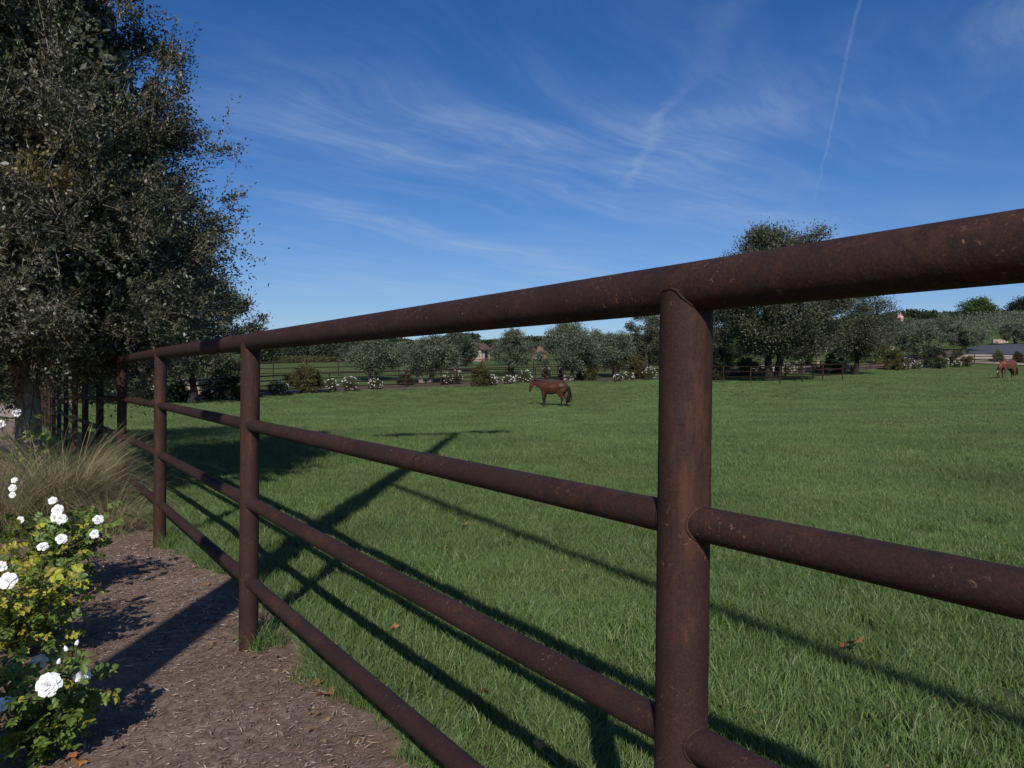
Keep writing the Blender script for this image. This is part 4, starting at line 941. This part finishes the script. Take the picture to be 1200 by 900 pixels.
def flower_parts(root, loc, facing, size, detailed=True):
    size *= .82
    """a full white rose bloom; facing = direction of its face"""
    zq = Vector(facing).normalized().to_track_quat('Z', 'Y'); me = bpy.data.meshes.new('flower'); bm = bmesh.new()
    bmesh.ops.create_icosphere(bm, subdivisions=1, radius=.010*size); bm.to_mesh(me); bm.free(); me.materials.append(M['stamen'])
    rings = [(6, 0, 14, 0), (5, .5, 30, 0), (5, .2, 48, 1), (4, .7, 66, 2), (3, .1, 80, 2)]
    if detailed:
        f = link_mesh('flower', me, root, loc, zq.to_euler()); f.location = loc
        for n, ph, tilt, mi in rings:
            for k in range(n):
                a = math.tau*(k+ph)/n + random.uniform(-.12, .12); p = link_mesh('petal', PET[mi], f)
                p.rotation_euler = Matrix.Rotation(a, 3, 'Z').to_euler() if False else (Matrix.Rotation(a, 3, 'Z')@Matrix.Rotation(-R(tilt+random.uniform(-7, 7)), 3, 'Y')).to_euler()
                s_ = size*random.uniform(.9, 1.08); p.scale = (s_, s_, s_); p.location = (math.cos(a)*.004*size, math.sin(a)*.004*size, (tilt/80)*.006*size)
        return f
    mb = MB()
    for n, ph, tilt, mi in rings:
        for k in range(n):
            a = math.tau*(k+ph)/n + random.uniform(-.15, .15); Rm_ = Matrix.Rotation(a, 3, 'Z')@Matrix.Rotation(-R(tilt+random.uniform(-9, 9)), 3, 'Y'); Q = zq.to_matrix()
            mb.add([Vector(loc) + Q@(Rm_@(v_.co*size) + Vector((math.cos(a)*.004, math.sin(a)*.004, tilt/80*.006))*size) for v_ in PET[mi].vertices], [tuple(p.vertices) for p in PET[mi].polygons])
    return mb.build('flower', M['petal'], root, True)
def rose(label, base, canes, R_, H_, nleaf, ymix, flowers, lean=(0, 0), zlo=.05):
    root = empty('rose_bush', base); tag(root, label, 'rose bush', 'white rose bushes beside the path')
    mb = MB(); tips = []
    for k in range(canes):
        a = math.tau*k/canes+random.uniform(-.3, .3); r = R_*random.uniform(.25, .95); h = H_*random.uniform(.6, 1.0)
        e = Vector((math.cos(a)*r+lean[0], math.sin(a)*r+lean[1], h)); m_ = Vector((math.cos(a)*r*.5, math.sin(a)*r*.5, h*.5))
        pth = [Vector((0, 0, -.03)), m_*.45+Vector((0, 0, .02)), m_, e.lerp(m_, .4)+Vector((0, 0, .02)), e]; tips.append(pth)
        c_ = MB(); c_.tube(pth, [.011, .009, .006, .004, .0025], 7); c_.build('cane', M['stem'], root, True)
    mb.tube([(0, 0, -.05), (.005, 0, .05), (0, .01, .09)], [.03, .028, .02], 9); mb.build('stump', M['bark'], root, True)
    for i in range(nleaf):
        pth = random.choice(tips); s_ = random.uniform(1.0, 4); j = min(3, int(s_)); p = pth[j].lerp(pth[j+1], s_-j)
        a = random.uniform(0, math.tau); rr_ = random.uniform(0, R_*.45)
        p = p + Vector((math.cos(a)*rr_, math.sin(a)*rr_, random.uniform(-.05, .05)*H_*2)); p.z = max(zlo, p.z)
        yel = random.random() < ymix(p)
        q = link_mesh('leaf', random.choice(LY if yel else LG), root, p, (random.gauss(.5, .4), random.gauss(-.05, .45), a+random.uniform(-.8, .8))); s2 = random.uniform(.68, 1.1); q.scale = (s2,)*3
    for pool, frac in ((LG, 1), (LY, 0)):            # the small inner leaves, too many to pick apart
        mb = MB()
        for i in range(int(nleaf*1.5)):
            pth = random.choice(tips); q_ = random.uniform(.6, 4); j = min(3, int(q_)); p = pth[j].lerp(pth[j+1], q_-j); a = random.uniform(0, math.tau); rr_ = random.uniform(0, R_*.42)
            p = p + Vector((math.cos(a)*rr_, math.sin(a)*rr_, random.uniform(-.09, .05)*H_*2)); p.z = max(zlo, p.z)
            if (random.random() < ymix(p)) == bool(frac): continue
            me_ = random.choice(pool); Mx = Matrix.Translation(p) @ Matrix.Rotation(a+random.uniform(-.8, .8), 4, 'Z') @ Matrix.Rotation(random.gauss(-.05, .45), 4, 'Y') @ Matrix.Rotation(random.gauss(.5, .4), 4, 'X') @ Matrix.Scale(random.uniform(.5, .85), 4)
            mb.add([Mx @ v_.co for v_ in me_.vertices], [tuple(f_.vertices) for f_ in me_.polygons])
        o = mb.build('foliage', M['rose_leaf' if frac else 'rose_leaf_yellow'], root); o['kind'] = 'stuff'
    for (loc, face, size, det) in flowers:
        l = Vector(loc)-Vector(base); flower_parts(root, l, face, size, det)
        st_ = min((p[3] for p in tips), key=lambda q: (q-l).length)
        c_ = MB(); c_.tube([st_, st_.lerp(l, .5)+Vector((0, 0, -.01)), l-Vector(face).normalized()*.006], [.004, .003, .003], 6); c_.build('flower_stem', M['stem'], root, True)
    return root
def A(px, py, d): r = ray(px, py); return Vector((r.x*d, d, EYE+r.z*d))
random.seed(3)
bA = G(46, 2.62); bB = G(22, 3.55); bC = G(66, 4.55)
rose('nearest white rose bush at the bottom left corner with one large open bloom', bA, 9, .22, .36, 170, lambda p: .12, [(A(57, 803, 2.42), (.35, -1, .75), .84, True), (A(95, 791, 2.62), (.9, -.2, .5), .7, True), (A(46, 776, 2.66), (-.5, .9, .4), .6, True), (A(1, 829, 2.45), (-.3, -.6, .8), .8, True), (A(78, 832, 2.75), (.4, -.4, .8), .55, False)])
rose('yellowing white rose bush in the middle of the left bed', bB, 12, .38, .52, 290, lambda p: .30 + (.35 if p.z > .28 else 0), [(A(10, 681, 3.1), (.2, -1, .6), .80, True), (A(1, 665, 3.2), (.0, -1, .6), .6, True), (A(50, 641, 3.5), (.1, -.6, .9), .55, True), (A(72, 632, 3.75), (.5, -.7, .6), .6, False)])
rose('farther rose bush by the feathery grass with a cluster of white blooms', bC, 11, .34, .52, 270, lambda p: .12, [(A(68, 598, 4.4), (.1, -1, .5), .75, True), (A(72, 608, 4.35), (.3, -1, .2), .7, True), (A(65, 606, 4.4), (-.4, -1, .2), .7, False), (A(62, 587, 4.45), (.1, -.8, .7), .55, False), (A(115, 609, 4.3), (.6, -.7, .5), .62, True), (A(111, 626, 4.3), (.4, -.9, .2), .55, True), (A(24, 610, 4.5), (-.2, -.9, .4), .55, False), (A(15, 572, 5.0), (.1, -1, .3), .55, False), (A(17, 563, 5.0), (.1, -.8, .6), .45, False), (A(15, 580, 5.0), (0, -1, .1), .5, False)])
bD = G(10, 7.2)
rose('small white rose bush behind the feathery grass by the oak trunk', bD, 6, .35, 1.05, 90, lambda p: .2, [(A(20, 484, 7.0), (.1, -1, .4), .9, False), (A(2, 497, 7.0), (.1, -1, .3), .8, False), (A(-14, 488, 7.0), (.1, -1, .3), .8, False)])
bE = G(-150, 3.6)
rose('white rose bush just outside the left edge', bE, 9, .4, .6, 120, lambda p: .2, [])
# rose buds on the nearest bush
ra = [o for o in bpy.data.objects if o.name.startswith('rose_bush') and o.get('label', '').startswith('nearest white')][0]
for px, py, d in ((68, 779, 2.5), (89, 757, 2.6), (79, 764, 2.62), (30, 812, 2.6)):
    l = A(px, py, d)-bA; q = Vector((random.uniform(-.01, .01), 0, .022))
    mb = MB(); mb.tube([l, l+q*.3, l+q*.7, l+q], [.004, .0075, .006, .001], 8); mb.build('bud', M['petal'], ra, True)
    mb = MB(); mb.tube([l-Vector((0, 0, .12))+Vector((random.uniform(-.03, .03), .01, 0)), l-Vector((0, 0, .05)), l-Vector((0, 0, .004)), l+q*.25], [.0025, .002, .005, .0078], 7); mb.build('bud_stem', M['stem'], ra, True)

# ------------------------------------------------------------------ feathery grass clumps
def clump_grass(label, base, n, rad, L0, L1, seed, wid=.0055, spread=1.0):
    global rng
    keep = rng; rng = np.random.default_rng(seed); segs = 6
    a = rng.uniform(0, math.tau, n); r = rad*.35*np.sqrt(rng.uniform(0, 1, n)); L_ = rng.uniform(L0, L1, n); inc = np.abs(rng.normal(0, .42*spread, n))+.08
    az = a + rng.normal(0, .5, n); droop = rng.uniform(.5, 1.5, n); fa = rng.uniform(0, math.tau, n)
    P_ = np.stack([r*np.cos(a), r*np.sin(a), np.zeros(n)], 1); V = []; th = inc.copy()
    for k in range(segs+1):
        w_ = wid*(1-.85*k/segs)*.5; side = np.stack([np.cos(fa), np.sin(fa), np.zeros(n)], 1)*w_
        V += [P_-side, P_+side]
        d = np.stack([np.sin(th)*np.cos(az), np.sin(th)*np.sin(az), np.cos(th)], 1); P_ = P_ + d*(L_/segs)[:, None]; th = th + droop*.26
        P_[:, 2] = np.maximum(P_[:, 2], .01)
    V = np.stack(V, 1); k2 = 2*(segs+1); i = np.arange(n)[:, None]*k2; Fc = []
    for k in range(segs): Fc.append(np.c_[i+2*k, i+2*k+1, i+2*k+3, i+2*k+2])
    root = empty('feather_grass', base); tag(root, label, 'grass clump', 'feathery grass clumps beside the path')
    o = mesh_np('blades', V.reshape(-1, 3), np.stack(Fc, 1), M['dry_grass'], root, False, 4); o['kind'] = 'stuff'
    rng = keep
clump_grass('largest feathery grass clump, in front of the oak trunk', G(62, 6.7), 2600, .75, .55, 1.15, 5)
clump_grass('feathery grass clump leaning against the fence', G(84, 7.6), 1700, .6, .5, 1.1, 6)
clump_grass('feathery grass clump at the left edge', G(-5, 6.2), 2000, .7, .5, 1.05, 8)
clump_grass('feathery grass clump behind the largest one, at the fence post', G(72, 8.6), 1200, .55, .5, 1.1, 9)
clump_grass('sparse long feathery strands arching towards the third fence post', G(80, 6.9), 240, .7, 1.0, 1.55, 12, .0055, 1.7)
clump_grass('low flattened dry grass clump by the path edge', G(128, 6.4), 900, .5, .3, .75, 10, .004, 1.5)

# ------------------------------------------------------------------ fallen leaves
def fallen(label, loc, size, seed, rz=0):
    random.seed(seed); k = 15; V = [(0, 0, .004)]; Fc = []
    for i in range(k):
        a = math.tau*i/k; r = size*(.62+.38*abs(math.sin(a*2.5)))*random.uniform(.85, 1.1); V.append((r*math.cos(a), r*.8*math.sin(a), size*.35*math.sin(a*2+1)*random.uniform(.4, 1)+size*.12))
    for i in range(k): Fc.append((0, 1+i, 1+(i+1) % k))
    b0 = len(V); V += [(-size*.9, -.002, .01), (-size*1.7, 0, size*.5), (-size*.9, .002, .01)]; Fc.append((b0, b0+1, b0+2))
    me = bpy.data.meshes.new('fallen_leaf'); me.from_pydata(V, [], Fc); me.materials.append(M['dead_leaf']); me.update()
    o = link_mesh('fallen_leaf', me, None, loc, (random.uniform(-.5, .5), random.uniform(-.5, .3), rz)); tag(o, label, 'leaf', 'brown fallen leaves')
def onground(px, py, dz=.0):
    r = ray(px, py); y = -EYE/r.z
    for _ in range(6): y = (T(r.x*y, y)+dz-EYE)/r.z
    return Vector((r.x*y, y, EYE+r.z*y))
for i, (px, py, sz, dz, lab) in enumerate(((544, 615, .045, .07, 'bright orange-brown leaf on the grass beyond the middle rails'), (523, 643, .038, .07, 'pale brown leaf on the grass just below the bright one'), (1003, 753, .055, .08, 'curled brown leaf on the grass in the rail shadow at the right'),
                              (990, 755, .032, .07, 'small dark leaf touching the curled brown one'), (384, 812, .050, .02, 'crisp orange leaf on the path by the bottom rail'), (376, 799, .045, .02, 'reddish leaf beside the crisp orange one'),
                              (166, 612, .06, .02, 'orange-brown leaf on the path left of the third post'), (176, 622, .045, .02, 'smaller brown leaf in front of that by the third post'), (462, 735, .03, .06, 'small brown leaf between the shadows of the rails'), (632, 871, .028, .07, 'tiny brown leaf near the bottom of the grass'), (568, 810, .03, .06, 'dull brown leaf low in the shaded grass'), (242, 684, .03, .02, 'small tan leaf on the path edge near the second post'),
                              (82, 888, .03, .02, 'reddish leaf under the nearest rose bush'), (92, 893, .03, .02, 'brown leaf beside the reddish one under the nearest rose bush'))):
    fallen(lab, onground(px, py, dz), sz, 40+i, i*1.7)

# ------------------------------------------------------------------ the pole that throws the long shadow across path and paddock
px_, py_ = -1.86, -.35
root = empty('street_lamp', (px_, py_, 0)); tag(root, 'tall double-headed lamp on a wooden pole behind the camera, known by its long shadow', 'street lamp')
PH = 12.7
mb = MB(); mb.tube([(0, 0, -.3), (0, 0, PH*.5), (0, 0, PH)], [.17, .14, .10], 16); mb.build('pole', M['pole_wood'], root, True)
for x0, x1, z0, z1 in ((0, -1.8, PH-.45, PH-.60), (0, 1.2, PH-.1, PH-.05)):
    mb = MB(); mb.tube([(x0, 0, z0), ((x0+x1)*.5, 0, z1+.05), (x1*.9, 0, z1)], [.13, .12, .11], 8); mb.build('arm', M['steel'], root, True)
    s_ = 1 if x1 > 0 else -1; c = x1-s_*.40
    mb = MB(); mb.add([(c-.5, -.3, z1-.08), (c+.5, -.3, z1-.08), (c+.5, .3, z1-.08), (c-.5, .3, z1-.08), (c-.38, -.2, z1+.2), (c+.38, -.2, z1+.2), (c+.38, .2, z1+.2), (c-.38, .2, z1+.2)],
           [(3, 2, 1, 0), (4, 5, 6, 7), (0, 1, 5, 4), (1, 2, 6, 5), (2, 3, 7, 6), (3, 0, 4, 7)]); mb.build('lamp_head', M['steel'], root)
mb = MB(); a = Vector((0, 0, 6.6)); b_ = Vector((9, -15.5, 6.9)); mb.tube([a.lerp(b_, i/14)-Vector((0, 0, .35*math.sin(math.pi*i/14))) for i in range(15)], .05, 6); mb.build('cable', M['black_cable'], root)
